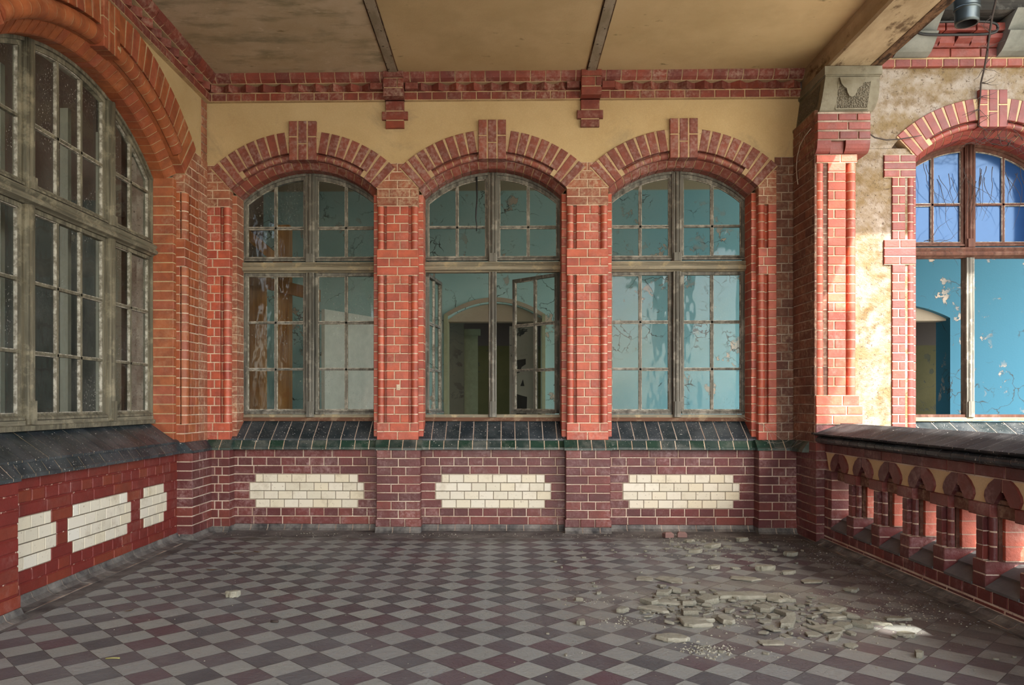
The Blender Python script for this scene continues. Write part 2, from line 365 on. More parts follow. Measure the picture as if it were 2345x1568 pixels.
def bond(mb, fr, u0, u1, v0, v1, n0, n1, mat, mortar, h=.0755, L=.255, offs=(.1275, 0), gap=.009, mdepth=.005):
    nc = max(1, round((v1 - v0) / h)); hh = (v1 - v0) / nc
    for i in range(nc): row(mb, fr, u0, u1, v0 + i * hh, v0 + (i + 1) * hh, n0, n1, mat, L, offs[i % len(offs)], gap)
    box(mb, fr, u0 + .002, u1 - .002, v0, v1, n0, n1 - mdepth, mortar)
def half_round(mb, rings, seg, mat, flip):
    """rings of half-circle points, smooth along the round, flat end caps of their own"""
    w = seg + 1; k = len(rings); vs = [q for r in rings for q in r]
    mb.add(vs, [[c * w + q, c * w + q + 1, (c + 1) * w + q + 1, (c + 1) * w + q] for c in range(k - 1) for q in range(seg)], mat, True, flip)
    for r in (rings[0], rings[-1]): mb.add(list(r), [list(range(w))], mat, False, flip)
def roll(mb, fr, uc, v0, v1, nc, r, mat, seg=12, gap=.009, h=.0755, mortar='mortar_cream'):
    """round corner moulding, one brick per course, over a mortar core"""
    k = max(1, round((v1 - v0) / h)); hh = (v1 - v0) / k
    def hr(v, rr): return [fr.p(uc - math.cos(PI * q / seg) * rr, v, nc + math.sin(PI * q / seg) * rr) for q in range(seg + 1)]
    for i in range(k):
        j = R.uniform(-.0008, .0008)
        half_round(mb, [hr(v0 + i * hh + gap / 2, r + j), hr(v0 + (i + 1) * hh - gap / 2, r + j)], seg, mat, fr.flip)
    half_round(mb, [hr(v0, r - .0035), hr(v1, r - .0035)], seg, mortar, fr.flip)
def pol(cu, cv, r, a): return (cu + r * math.sin(a), cv + r * math.cos(a))
def vous(mb, fr, cu, cv, r0, r1, am, w, n0, n1, mat, wedge=.55):
    """arch brick about the angle am; w = width at r0"""
    t = (math.cos(am), -math.sin(am)); w1 = w * (1 + (r1 / r0 - 1) * wedge)
    a, b = pol(cu, cv, r0, am), pol(cu, cv, r1, am)
    block(mb, fr, [(a[0] - t[0] * w / 2, a[1] - t[1] * w / 2), (a[0] + t[0] * w / 2, a[1] + t[1] * w / 2),
                   (b[0] + t[0] * w1 / 2, b[1] + t[1] * w1 / 2), (b[0] - t[0] * w1 / 2, b[1] - t[1] * w1 / 2)], n0, n1, mat)
def ring(mb, fr, cu, cv, r0, r1, a0, a1, n0, n1, mat, seg=40):
    vs = []
    for i in range(seg + 1):
        a = a0 + (a1 - a0) * i / seg
        for r, n in ((r0, n0), (r0, n1), (r1, n1), (r1, n0)):
            u, v = pol(cu, cv, r, a); vs.append(fr.p(u, v, n))
    fs = []
    for i in range(seg):
        for k in range(4):
            q = (k + 1) % 4; fs.append([4 * i + k, 4 * i + q, 4 * i + 4 + q, 4 * i + 4 + k])
    fs += [[0, 3, 2, 1], [4 * seg, 4 * seg + 1, 4 * seg + 2, 4 * seg + 3]]
    mb.add(vs, fs, mat, False, fr.flip)
def roll_arc(mb, fr, cu, cv, rc, a0, a1, nc, r, mat, seg=10, st=4):
    def hr(a):
        out = []
        for q in range(seg + 1):
            t = PI * q / seg; u, v = pol(cu, cv, rc - math.cos(t) * r, a); out.append(fr.p(u, v, nc + math.sin(t) * r))
        return out
    half_round(mb, [hr(a0 + (a1 - a0) * i / st) for i in range(st + 1)], seg, mat, fr.flip)
def arc_prism(mb, fr, cu, cv, prof, a0, a1, mat, st=2):
    """closed (radius, n) profile swept along an arc"""
    k = len(prof); vs = []
    for i in range(st + 1):
        a = a0 + (a1 - a0) * i / st
        for r, n in prof:
            u, v = pol(cu, cv, r, a); vs.append(fr.p(u, v, n))
    fs = [[c * k + i, c * k + (i + 1) % k, (c + 1) * k + (i + 1) % k, (c + 1) * k + i] for c in range(st) for i in range(k)]
    fs += [list(range(k))[::-1], [st * k + i for i in range(k)]]
    mb.add(vs, fs, mat, False, fr.flip)
def prism(mb, fr, prof, u0, u1, mat, smooth=False):
    """closed (n, v) profile pulled along u"""
    k = len(prof)
    vs = [fr.p(u0, v, n) for n, v in prof] + [fr.p(u1, v, n) for n, v in prof]
    fs = [[i, (i + 1) % k, k + (i + 1) % k, k + i] for i in range(k)] + [list(range(k))[::-1], [k + i for i in range(k)]]
    mb.add(vs, fs, mat, smooth, fr.flip)
def tiles(mb, fr, prof, u0, u1, mat, mortar, L=.122, gap=.008, off=0.):
    c = u0 + (off if off > .03 else L); cuts = [u0]
    while c < u1 - .03: cuts.append(c); c += L
    cuts.append(u1)
    for i in range(len(cuts) - 1):
        d = R.uniform(-.001, .001)
        prism(mb, fr, [(n, v + d) for n, v in prof], cuts[i] + (gap / 2 if i else 0), cuts[i + 1] - (gap / 2 if i < len(cuts) - 2 else 0), mat)
    ins, _ = inset(prof, .003); prism(mb, fr, ins, u0 + .003, u1 - .003, mortar)
def tube(mb, pts, rad, mat, seg=6):
    """round strand through the points; rad may be a list"""
    pts = [Vector(q) for q in pts]; n = len(pts); vs = []; up = Vector((.3, .2, 1)).normalized()
    for i, q in enumerate(pts):
        t = (pts[min(i + 1, n - 1)] - pts[max(i - 1, 0)]).normalized()
        a = t.cross(up)
        if a.length < .05: a = t.cross(Vector((1, 0, 0)))
        a.normalize(); b = t.cross(a); r = rad[i] if isinstance(rad, (list, tuple)) else rad
        vs += [q + (a * math.cos(2 * PI * k / seg) + b * math.sin(2 * PI * k / seg)) * r for k in range(seg)]
    fs = [[i * seg + k, i * seg + (k + 1) % seg, (i + 1) * seg + (k + 1) % seg, (i + 1) * seg + k] for i in range(n - 1) for k in range(seg)]
    fs += [list(range(seg))[::-1], [(n - 1) * seg + k for k in range(seg)]]
    mb.add(vs, fs, mat, True)
# ------------------------------------------------------------------ frames of the place (metres; camera stands near x = 0, y = 0)
FB = Fr((0, 6.63, 0), (1, 0, 0), (0, 0, 1), (0, -1, 0))       # end wall, pillar face
FL = Fr((-2.58, 0, 0), (0, 1, 0), (0, 0, 1), (1, 0, 0))       # left wall, pillar face
FR_ = Fr((2.57, 0, 0), (0, 1, 0), (0, 0, 1), (-1, 0, 0))      # balustrade, inner face
FP = Fr((0, 6.16, 0), (1, 0, 0), (0, 0, 1), (0, -1, 0))       # end pier, front
FS = Fr((2.505, 0, 0), (0, 1, 0), (0, 0, 1), (-1, 0, 0))      # end pier, side to the veranda
WC = (-1.74, -.09, 1.56)                                      # axes of the three windows in the end wall
CEIL = 3.945
ZS = 2.32                                                     # centre of the window arches

def dado_bay(mb, fr, u0, u1, panels, mat, mortar, n1=-.07, Loff=.1):
    """nine courses with inlaid panels of white glazed tiles"""
    z0, h = .045, .0739
    for i in range(9):
        a, b = z0 + i * h, z0 + (i + 1) * h
        L = .127 if i in (1, 7) else .255
        if 2 <= i <= 5:
            c = u0
            for pu0, pu1, st in panels:
                wide = i in (3, 4); d = 0 if wide else .054
                lo, hi = pu0 + (0 if pu0 == u0 else d), pu1 - d
                if lo > c + .02: row(mb, fr, c, lo - .005, a, b, -.12, n1, mat, .255, .127 if wide else .19)
                # white glazed tiles, nearly butt-jointed
                q = [lo]; x = lo + (.19 if i == 4 else (.066 if i == 5 else .127))
                while x < hi - .05: q.append(x); x += .127
                q.append(hi)
                for k in range(len(q) - 1): rect(mb, fr, q[k] + .003, q[k + 1] - .003, a + .003, b - .003, -.12, n1 + .001, 'glazed_white', .0025, .0006)
                box(mb, fr, lo, hi, a - .001, b + .001, -.12, n1 - .0025, 'tile_joint_grey'); c = hi + .005
            row(mb, fr, c, u1, a, b, -.12, n1, mat, .255, .19)
        else: row(mb, fr, u0, u1, a, b, -.12, n1, mat, L, .06 if i in (1, 7) else (.13 if i == 8 else .2))
    box(mb, fr, u0, u1, 0, .712, -.12, n1 - .005, mortar)

def pilaster(mb, fr, u0, u1, mat, mortar, n1=.06, z1=.71, side=True):
    z0, h = .045, .0739; k = 0; z = z0
    while z < z1 - .03:
        b = min(z1, z + h); g = .008 if k == 0 else 0
        row(mb, fr, u0 - g, u1 + g, z, b, -.075, n1 + g, mat, (u1 - u0) / 2 + .001 if k % 2 else (u1 - u0) / 3 + .001, 0); z = b; k += 1
    box(mb, fr, u0 + .004, u1 - .004, 0, z1, -.075, n1 - .005, mortar)

PIL_CAP = [(-.10, .795), (-.005, .795), (.058, .733), (.068, .728), (.068, .708), (-.10, .708)]
BAY_CAP = [(-.12, .797), (-.056, .797), (-.010, .733), (-.002, .728), (-.002, .708), (-.12, .708)]
SILL = [(-.30, .955), (-.265, .955), (-.052, .808), (-.044, .802), (-.044, .787), (-.30, .787)]

def pillar(mb, fr, u0, u1, rl, rr, mat, mortar, z0=.79, z1=3.2, r=.031, edge=.033, gap=.085, top=None):
    secs = [(z0, .941, 0), (.941, 2.2245, 1), (2.2245, 2.451, 0), (2.451, 2.8285, 1), (2.8285, z1, 0)]
    w = u1 - u0
    for a, b, fl in secs:
        if not fl: bond(mb, fr, u0, u1, a, b, -.10, .0, 'brick_dusty' if a > 2.8 else mat, mortar, L=max(.13, w * .5), offs=(w * .5, w * .30)); continue
        l, q = u0 + (gap if rl else 0), u1 - (gap if rr else 0)
        s = q - l
        bond(mb, fr, l, q, a, b, -.10, 0, mat, mortar, L=max(.1, s * .62), offs=(s * .62, s * .36))
        bond(mb, fr, u0 + .004, u1 - .004, a, b, -.10, -.042, mat, mortar, L=1)
        if rl: roll(mb, fr, u0 + edge, a, b, -.033, r, mat)
        if rr: roll(mb, fr, u1 - edge, a, b, -.033, r, mat)

def order(mb, fr, u0, u1, z0, z1, mat, mortar, n0=-.27, n1=-.07):
    bond(mb, fr, u0, u1, z0, z1, n0, n1, mat, mortar, L=1)

def arch(mb, fr, cu, cv, Rio, Rf, Rg, Ro, ang, rang, kw, ztop, pitch, mat, mortar, nb=-.27, k_on=True, n1=.006):
    ka = math.asin(kw / 2 / Rf) if k_on else 0
    n = round((ang - ka) * (Rg + Ro) / 2 / pitch); da = (ang - ka) / n
    rm = mat
    for s in (-1, 1):
        for i in range(n):
            am = s * (ka + (i + .5) * da); inr = abs(am) < rang
            vous(mb, fr, cu, cv, Rg if inr else Rf, Ro, am, da * (Rg if inr else Rf) - .010, -.10, n1, mat, .28)
            if inr:
                a0, a1 = am - da / 2 + .0045 / Rf, am + da / 2 - .0045 / Rf
                roll_arc(mb, fr, cu, cv, (Rf + Rg) / 2 - .004, a0, a1, -.034, (Rg - Rf) / 2 - .004, mat)
        ring(mb, fr, cu, cv, Rf + .003, Rg + .01, s * rang, s * (ang + .005), -.10, n1 - .0055, mortar, 12)
        roll_arc(mb, fr, cu, cv, (Rf + Rg) / 2 - .004, s * (ka - .02), s * (rang - .035), -.034, (Rg - Rf) / 2 - .0075, mortar, st=24)
        ring(mb, fr, cu, cv, Rf + .002, Rg + .004, s * (ka - .01), s * rang, -.10, -.04, mat, 20)
    ring(mb, fr, cu, cv, Rg + .002, Ro - .003, -ang, ang, -.10, n1 - .004, mortar)
    m = max(3, round(2 * ang * Rio / .078)); d2 = 2 * ang / m
    for i in range(m):
        j = R.uniform(-.001, .001); g2 = .0042 / Rio
        arc_prism(mb, fr, cu, cv, [(Rf + .004, -.068 + j), (Rf - .004, -.068 + j), (Rio + .006, -.128), (Rio, -.140), (Rio, nb), (Rf + .004, nb)], -ang + i * d2 + g2, -ang + (i + 1) * d2 - g2, mat)
    arc_prism(mb, fr, cu, cv, [(Rf + .01, -.074), (Rf - .003, -.074), (Rio + .010, -.131), (Rio + .005, -.143), (Rio + .005, nb), (Rf + .01, nb)], -ang, ang, mortar, 40)
    if k_on:
        zb = cv + Rf - .012; w = (kw - .026) / 3
        for i, sp in enumerate((.60, .42, .60)):
            x0 = cu - kw / 2 + i * (w + .013); zm = zb + (ztop - zb) * sp
            rect(mb, fr, x0, x0 + w, zb, zm - .005, -.10, .022, mat); rect(mb, fr, x0, x0 + w, zm + .005, ztop, -.10, .022, mat)
        box(mb, fr, cu - kw / 2 + .003, cu + kw / 2 - .003, zb + .004, ztop - .003, -.10, .017, mortar)

def strip(mb, fr, us, lo, hi, n0, n1, mat):
    """solid between two curves lo(u), hi(u)"""
    k = len(us); vs = []
    for u in us:
        for n in (n1, n0): vs += [fr.p(u, lo(u), n), fr.p(u, hi(u), n)]
    fs = []
    for i in range(k - 1):
        a, b = 4 * i, 4 * i + 4
        fs += [[a, b, b + 1, a + 1], [b + 2, a + 2, a + 3, b + 3], [a + 1, b + 1, b + 3, a + 3], [b, a, a + 2, b + 2]]
    fs += [[0, 1, 3, 2], [4 * k - 4, 4 * k - 2, 4 * k - 1, 4 * k - 3]]
    mb.add(vs, fs, mat, False, fr.flip)
def lin(a, b, n): return [a + (b - a) * i / n for i in range(n + 1)]

def cornice(mb, fr, u0, u1, blocked=(), mat='brick_cornice', mortar='mortar_ochre'):
    P = .128
    def free(a, b): return not any(a < q + .1 and b > q - .1 for q in blocked)
    row(mb, fr, u0, u1, 3.735, 3.805, -.05, .035, mat, P, .07)
    n = int((u1 - u0) / .150)
    for i in range(n):
        c = u0 + (i + .5) * (u1 - u0) / n
        if not free(c - .07, c + .07): continue
        j = R.uniform(-.004, .004)
        prism(mb, Fr(fr.o, fr.v, fr.u, fr.n), [(0, c - .070), (.062 + j, c), (0, c + .070)], 3.808, 3.872, mat)
    cuts = lin(u0, u1, round((u1 - u0) / P))
    for a, b in zip(cuts, cuts[1:]):
        j = R.uniform(-.002, .002)
        prism(mb, fr, [(-.02, 3.876), (.066 + j, 3.876), (.096 + j, 3.896), (.113 + j, 3.924), (.116 + j, 3.95), (-.02, 3.95)], a + .0045, b - .0045, mat)
    prism(mb, fr, [(-.02, 3.873), (.060, 3.873), (.090, 3.897), (.107, 3.926), (.110, 3.95), (-.02, 3.95)], u0, u1, mortar)
    box(mb, fr, u0, u1, 3.735, 3.81, -.05, .029, mortar); box(mb, fr, u0, u1, 3.80, 3.88, -.05, .004, mat)
    for c in blocked:
        for z0, z1, hw, nn in ((3.50, 3.562, .080, .020), (3.572, 3.642, .112, .022), (3.652, 3.733, .080, .022), (3.735, 3.803, .086, .125), (3.812, 3.885, .086, .13), (3.893, 3.945, .086, .135)):
            if nn > .1 and z0 > 3.8 and z0 < 3.85: rect(mb, fr, c - hw, c + .03, z0, z1, -.05, nn, mat); rect(mb, fr, c + .038, c + hw, z0, z1, -.05, nn, mat)
            else: rect(mb, fr, c - hw, c + hw, z0, z1, -.05, nn, mat)
        for s in (-1, 1): rect(mb, fr, c + s * .15 - .055, c + s * .15 + .055, 3.812, 3.868, -.05, .085, mat)
        box(mb, fr, c - .076, c + .076, 3.505, 3.734, -.05, .015, mortar); box(mb, fr, c - .08, c + .08, 3.741, 3.945, -.05, .118, mortar)

# ------------------------------------------------------------------ windows
def sash(root, fr, u0, u1, z0, top, nb, hz, n, wood, gl, arc=None, st=.024, rail=.034, name='sash', putty=True):
    """one glazed sash: stiles, rails and bars in one mesh, its panes a sub-part; top is a height or, with arc, a curve"""
    mb = MB(); d = .036; hz = sorted(hz)
    tp = arc if arc else (lambda u: top)
    tr = .030 if arc else .028
    us = lin(u0, u1, 14 if arc else 1)
    strip(mb, fr, [u0, u0 + st], lambda u: z0, lambda u: tp(u) - .004, n - d, n, wood); strip(mb, fr, [u1 - st, u1], lambda u: z0, lambda u: tp(u) - .004, n - d, n, wood)
    strip(mb, fr, us, lambda u: tp(u) - tr, tp, n - d, n + .001, wood)
    box(mb, fr, u0, u1, z0, z0 + rail, n - d, n + .002, wood)
    prism(mb, fr, [(n, z0 + .004), (n + .022, z0 - .004), (n + .022, z0 + .010), (n, z0 + .024)], u0 + .004, u1 - .004, wood)
    gu = lin(u0 + st, u1 - st, nb + 1)
    bw = .0085
    for u in gu[1:-1]:
        strip(mb, fr, [u - bw, u + bw], lambda q: z0 + rail, lambda q: tp(q) - tr, n - .030, n - .006, wood)
    for z in hz:
        lo, hi = u0 + st, u1 - st
        box(mb, fr, lo, hi, z - .0085, z + .0085, n - .030, n - .006, wood)
    # chipped putty round the panes
    zz = [z0 + rail] + list(hz) + [None]
    if putty:
        for i in range(len(gu) - 1):
            for j in range(len(zz) - 1):
                a = gu[i] + (bw if i else 0); b = gu[i + 1] - (bw if i < len(gu) - 2 else 0)
                lo = zz[j] + (.0085 if j else 0); hi = (lambda q: tp(q) - tr) if zz[j + 1] is None else (lambda q, h=zz[j + 1]: h - .0085)
                q = .0055
                m = 'putty_white'
                strip(mb, fr, [a, a + q], lambda u: lo, hi, n - .030, n - .010, m); strip(mb, fr, [b - q, b], lambda u: lo, hi, n - .030, n - .010, m)
                strip(mb, fr, lin(a, b, 6), lambda u: lo, lambda u: lo + q, n - .030, n - .0085, m)
                if R.random() < .7: strip(mb, fr, lin(a, b, 6), lambda u: hi(u) - q, hi, n - .030, n - .0085, m)
    o = mb.build(name, root)
    if gl:
        g = MB(); k = lin(u0 + st - .006, u1 - st + .006, 14 if arc else 1)
        vs = [fr.p(u, z, n - .026) for u in k for z in (z0 + rail - .006, tp(u) - tr + .006)]
        g.add(vs, [[2 * i, 2 * i + 2, 2 * i + 3, 2 * i + 1] for i in range(len(k) - 1)], gl, False, fr.flip)
        g.build('pane', o)
    return o

def mullion(mb, fr, uc, z0, z1, n, wood, hw=.042, foot=None):
    box(mb, fr, uc - hw, uc + hw, z0, z1, n - .07, n + .012, wood)
    for du, r, dn in ((0, .017, .012), (-.027, .009, .012), (.027, .009, .012)):
        vs = []; seg = 8
        for v in (z0, z1):
            for q in range(seg + 1):
                t = PI * q / seg; vs.append(fr.p(uc + du - math.cos(t) * r, v, n + dn + math.sin(t) * r))
        mb.add(vs, [[q, q + 1, seg + 2 + q, seg + 1 + q] for q in range(seg)] + [[seg + 1 + q for q in range(seg + 1)]], wood, True, fr.flip)
    if foot: box(mb, fr, uc - hw * .72, uc + hw * .72, z0, z0 + foot, n, n + .036, wood)

def window(name, fr, uc, half, zb, zt, cv, Ra, mulls, nb, hup, hlo, n, wood, rail, gl_up, gl_lo, lower='closed', sillwood='window_sill_red', woodl=None):
    root = empty(name, fr.p(uc, zb, n)); root['kind'] = 'structure'
    woodl = woodl or wood
    za = lambda u, r: cv + math.sqrt(max(0.0, r * r - (u - uc) ** 2))
    jb = .020
    f = MB()
    for s in (-1, 1):
        a, b = sorted((uc + s * half, uc + s * (half - jb)))
        strip(f, fr, [a, b], lambda u: zb, lambda u: za(u, Ra + .02), n - .075, n, wood)
    strip(f, fr, lin(uc - half, uc + half, 32), lambda u: za(u, Ra) - .022, lambda u: za(u, Ra + .03), n - .075, n + .002, wood)
    box(f, fr, uc - half, uc + half, zb - .004, zb + .026, n - .075, n + .004, rail)
    f.build('frame', root)
    s_ = MB(); prism(s_, fr, [(n - .07, zb), (n + .012, zb), (n + .022, zb - .006), (n + .018, zb - .034), (n - .07, zb - .034)], uc - half, uc + half, sillwood)
    s_.build('window_sill', root)
    t = MB()
    box(t, fr, uc - half, uc + half, zt - .042, zt + .045, n - .07, n + .004, rail)
    prism(t, fr, [(n, zt + .052), (n + .030, zt + .046), (n + .036, zt + .034), (n + .028, zt + .022), (n + .022, zt + .014), (n + .034, zt + .004), (n + .042, zt - .010), (n + .034, zt - .026), (n + .012, zt - .034), (n, zt - .044)], uc - half + .004, uc + half - .004, rail)
    t.build('transom', root)
    m = MB(); m2 = MB()
    for q in mulls:
        mullion(m, fr, q, zt + .048, za(q, Ra) - .01, n, wood, foot=.075)
        mullion(m2, fr, q, zb + .004, zt - .044, n, woodl, hw=.036, foot=.14)
    if len(mulls) == 1: m.build('upper_mullion', root); m2.build('lower_mullion', root)
    else:
        for q in mulls:
            a = MB(); mullion(a, fr, q, zt + .048, za(q, Ra) - .01, n, wood, foot=.075); a.build('upper_mullion', root)
            a = MB(); mullion(a, fr, q, zb + .004, zt - .044, n, woodl, hw=.036, foot=.14); a.build('lower_mullion', root)
    ed = [uc - half + jb] + [x for q in mulls for x in (q - .040, q + .040)] + [uc + half - jb]
    for i in range(len(mulls) + 1):
        a, b = ed[2 * i], ed[2 * i + 1]; bars = nb[i]
        sash(root, fr, a, b, zt + .066, None, bars, hup, n - .016, wood, gl_up, arc=lambda u: za(u, Ra) - .022, name='upper_sash')
        if lower == 'closed': sash(root, fr, a + .002, b - .002, zb + .034, zt - .044, bars, hlo, n - .016, woodl, gl_lo, name='lower_sash')
    return root

# ---- end wall
wb = empty('wall_back', (0, 6.63, 0)); tag(wb, 'red brick end wall with three arched windows, black sills and ochre plaster', 'wall', None, 'structure')
BAYS = ((-2.366, -1.088), (-.711, .543), (.924, 2.188))
for (a, b), c in zip(BAYS, WC):
    mb = MB(); mid = (a + b) / 2
    dado_bay(mb, FB, a - .03, b + .03, [(mid - .506, mid + .506, 0)], 'brick_maroon', 'mortar_pink')
    mb.build('dado_panel', wb)
    mb = MB(); tiles(mb, FB, BAY_CAP, a + .004, b - .004, 'glazed_green', 'mortar_cream', .125, off=.07); mb.build('green_tile_course', wb)
    mb = MB(); tiles(mb, FB, SILL, c - .655, c + .655, 'glazed_black', 'mortar_pink', .122); mb.build('sill', wb)
    mb = MB(); order(mb, FB, c - .668, c - .606, .80, 2.945, 'brick_dusty' if c < -1 else 'brick_orange_red', 'mortar_cream'); order(mb, FB, c + .606, c + .668, .80, 2.945, 'brick_orange_red', 'mortar_cream')
    mb.build('jamb', wb)
    mb = MB(); arch(mb, FB, c, ZS, .868, .918, .978, 1.163, math.radians(44.2), math.radians(33), .238, 3.565, .088, 'brick_arch_red', 'mortar_ochre')
    mb.build('arch', wb)
for a, b in ((-2.56, -2.366), (-1.088, -.711), (.543, .924), (2.188, 2.53)):
    mb = MB(); pilaster(mb, FB, a, b, 'brick_maroon', 'mortar_pink'); mb.build('pilaster', wb)
    mb = MB(); tiles(mb, FB, PIL_CAP, a - .012, b + .012, 'glazed_green', 'mortar_cream', .118); mb.build('pilaster_cap', wb)
for c in (-.915, .735):
    mb = MB(); pillar(mb, FB, c - .18, c + .18, True, True, 'brick_orange_red', 'mortar_cream'); mb.build('pillar', wb)
mb = MB(); pillar(mb, FB, -2.60, -2.385, False, True, 'brick_orange_red', 'mortar_cream', z1=3.19); mb.build('pillar', wb)
mb = MB(); pillar(mb, FB, 2.205, 2.36, True, False, 'brick_orange_red', 'mortar_cream', z1=3.12)
bond(mb, FB, 2.345, 2.53, .79, 3.235, -.1, -.006, 'brick_sooty', 'mortar_grey', L=.19, offs=(.12, .06))
mb.build('pillar', wb)
def spandrel(mb, fr, cs, Rp, cv, u0, u1, zlow, ztop, mat, lim, n=-.012):
    def lo(u):
        z = zlow
        for c in cs:
            if abs(u - c) < lim: z = max(z, cv + math.sqrt(Rp * Rp - (u - c) ** 2))
        return z
    strip(mb, fr, lin(u0, u1, 150), lo, lambda u: ztop, n - .06, n, mat)
mb = MB(); spandrel(mb, FB, WC, 1.13, ZS, -2.60, 2.56, 3.10, 3.76, 'plaster_ochre', .85); mb.build('plaster_field', wb)
mb = MB(); cornice(mb, FB, -2.60, 2.56, (-.935, .755)); mb.build('cornice', wb)
# small brick plug with a chipped white face in the middle of a pillar
mb = MB(); rect(mb, FB, -.925, -.890, 1.225, 1.275, -.02, .004, 'mortar_cream'); mb.build('missing_brick_patch', wb)
# body of the wall behind the facings
mb = MB()
wbox(mb, -3.3, 2.56, 6.74, 7.0, -.3, .785, 'mortar_grey'); wbox(mb, -3.3, 2.56, 6.93, 7.0, 3.24, 4.7, 'mortar_grey')
for a, b in ((-3.3, WC[0] - .65), (WC[0] + .65, WC[1] - .65), (WC[1] + .65, WC[2] - .65), (WC[2] + .65, 2.56)): wbox(mb, a, b, 6.735, 7.0, .85, 3.3, 'mortar_grey')
wbox(mb, -3.3, 2.9, 6.70, 6.93, 3.5, 4.7, 'mortar_grey')
mb.build('masonry_core', wb)
mb = MB(); tiles(mb, FB, [(-.12, 0), (-.12, .05), (-.066, .05), (-.05, .018), (-.02, .0)], -2.366, 2.19, 'cove_black', 'mortar_grey', .15)
for a, b in ((-2.56, -2.366), (-1.096, -.703), (.535, .932), (2.18, 2.53)): tiles(mb, FB, [(-.07, 0), (-.07, .046), (.064, .046), (.078, .018), (.10, 0)], a, b, 'cove_black', 'mortar_grey', .15)
bb = mb.build('baseboard_back', None, (0, 6.65, 0)); tag(bb, 'black cove tiles along the foot of the brick end wall', 'baseboard', None, 'structure')

WZ = dict(zb=.985, zt=2.335)
w1 = window('window_1', FB, WC[0], .622, .985, 2.335, ZS, .868, [WC[0]], [1, 1], [2.70], [1.842, 1.418], -.25, 'window_wood', 'window_wood_rail', 'glass_dirty', 'glass_dirty')
tag(w1, 'grey arched window in the end wall nearest the left corner, planks behind it', 'window', None, 'structure')
w2 = window('window_2', FB, WC[1], .622, .985, 2.335, ZS, .868, [WC[1]], [1, 1], [2.70], [], -.25, 'window_wood', 'window_wood_rail', 'glass_clean', 'glass_clean', lower='open')
tag(w2, 'middle arched window of the end wall with its lower sashes swung inward', 'window', None, 'structure')
w3 = window('window_3', FB, WC[2], .622, .985, 2.335, ZS, .868, [WC[2]], [1, 1], [2.70], [1.842, 1.418], -.25, 'window_wood', 'window_wood_rail', 'glass_clean', 'glass_streaky')
tag(w3, 'arched window of the end wall nearest the balustrade, turquoise room behind', 'window', None, 'structure')
# swung sashes of the middle window
def hinge(u, sgn, deg):
    a = math.radians(deg); o = FB.p(u, 0, -.262)
    return Fr(o, (sgn * math.cos(a), math.sin(a), 0), (0, 0, 1), (sgn * math.sin(a), -math.cos(a), 0) if sgn > 0 else (-math.sin(a), -math.cos(a), 0))
sash(w2, hinge(WC[1] + .575, -1, 44), 0, .545, 1.02, 2.285, 1, [1.842, 1.418], 0, 'window_wood', 'glass_clean', name='open_sash')
sash(w2, hinge(WC[1] - .575, 1, 82), 0, .545, 1.02, 2.285, 1, [1.842, 1.418], 0, 'window_wood', 'glass_clean', name='open_sash')

# ---- left wall
wl = empty('wall_left', (-2.58, 5, 0)); tag(wl, 'orange brick left wall with one wide arched window above a tiled dado', 'wall', None, 'structure')
YC = 4.96
mb = MB(); dado_bay(mb, FL, 3.93, 6.17, [(3.985, 4.48, 0), (4.60, 5.39, 0), (5.53, 5.97, 0)], 'brick_painted', 'mortar_painted', n1=-.065); mb.build('dado_panel', wl)
for a, b in ((6.16, 6.60), (3.30, 3.93)):
    mb = MB(); pilaster(mb, FL, a, b, 'brick_maroon' if a > 5 else 'brick_painted', 'mortar_pink' if a > 5 else 'mortar_painted'); mb.build('pilaster', wl)
    mb = MB(); tiles(mb, FL, PIL_CAP, a - .012, b + .012, 'glazed_black', 'mortar_cream', .118); mb.build('pilaster_cap', wl)
mb = MB(); tiles(mb, FL, BAY_CAP, 3.93, 6.165, 'glazed_black', 'mortar_ochre', .125); mb.build('green_tile_course', wl)
mb = MB(); tiles(mb, FL, SILL, YC - 1.20, YC + 1.195, 'glazed_black', 'mortar_ochre', .122); mb.build('sill', wl)
for s in (-1, 1):
    mb = MB(); a, b = sorted((YC + s * 1.14, YC + s * 1.20)); order(mb, FL, a, b, .80, 2.93, 'brick_left_orange', 'mortar_ochre'); mb.build('jamb', wl)
mb = MB(); pillar(mb, FL, 6.155, 6.44, True, False, 'brick_left_orange', 'mortar_cream', z1=3.22, r=.043, edge=.055, gap=.125); bond(mb, FL, 6.44, 6.63, .79, 3.22, -.1, .001, 'brick_dusty', 'mortar_cream', L=.19, offs=(.12, .06)); mb.build('pillar', wl)
mb = MB(); pillar(mb, FL, 3.30, 3.765, False, True, 'brick_left_orange', 'mortar_ochre', z1=3.22, r=.043, edge=.055, gap=.125); mb.build('pillar', wl)
mb = MB(); arch(mb, FL, YC, 1.62, 1.73, 1.80, 1.93, 2.15, math.radians(41.3), math.radians(37), .21, 3.735, .098, 'brick_left_orange', 'mortar_ochre'); mb.build('arch', wl)
mb = MB(); spandrel(mb, FL, [YC], 2.11, 1.62, 3.0, 6.56, 3.10, 3.76, 'plaster_ochre', 1.52); mb.build('plaster_field', wl)
mb = MB(); bond(mb, FL, 6.52, 6.63, 3.21, 3.735, -.06, -.004, 'brick_dusty', 'mortar_grey', L=1); mb.build('quoin_strip', wl)
mb = MB(); cornice(mb, FL, 2.6, 6.60); mb.build('cornice', wl)
mb = MB()
wbox(mb, -2.98, -2.69, 3.75, 6.17, -.3, .785, 'mortar_grey'); wbox(mb, -2.98, -2.685, 6.165, 6.9, -.3, 4.7, 'mortar_grey')
wbox(mb, -2.98, -2.685, 2.6, 3.755, -.3, 4.7, 'mortar_grey'); wbox(mb, -2.98, -2.86, 3.7, 6.2, 3.36, 4.7, 'mortar_grey')
mb.build('masonry_core', wl)
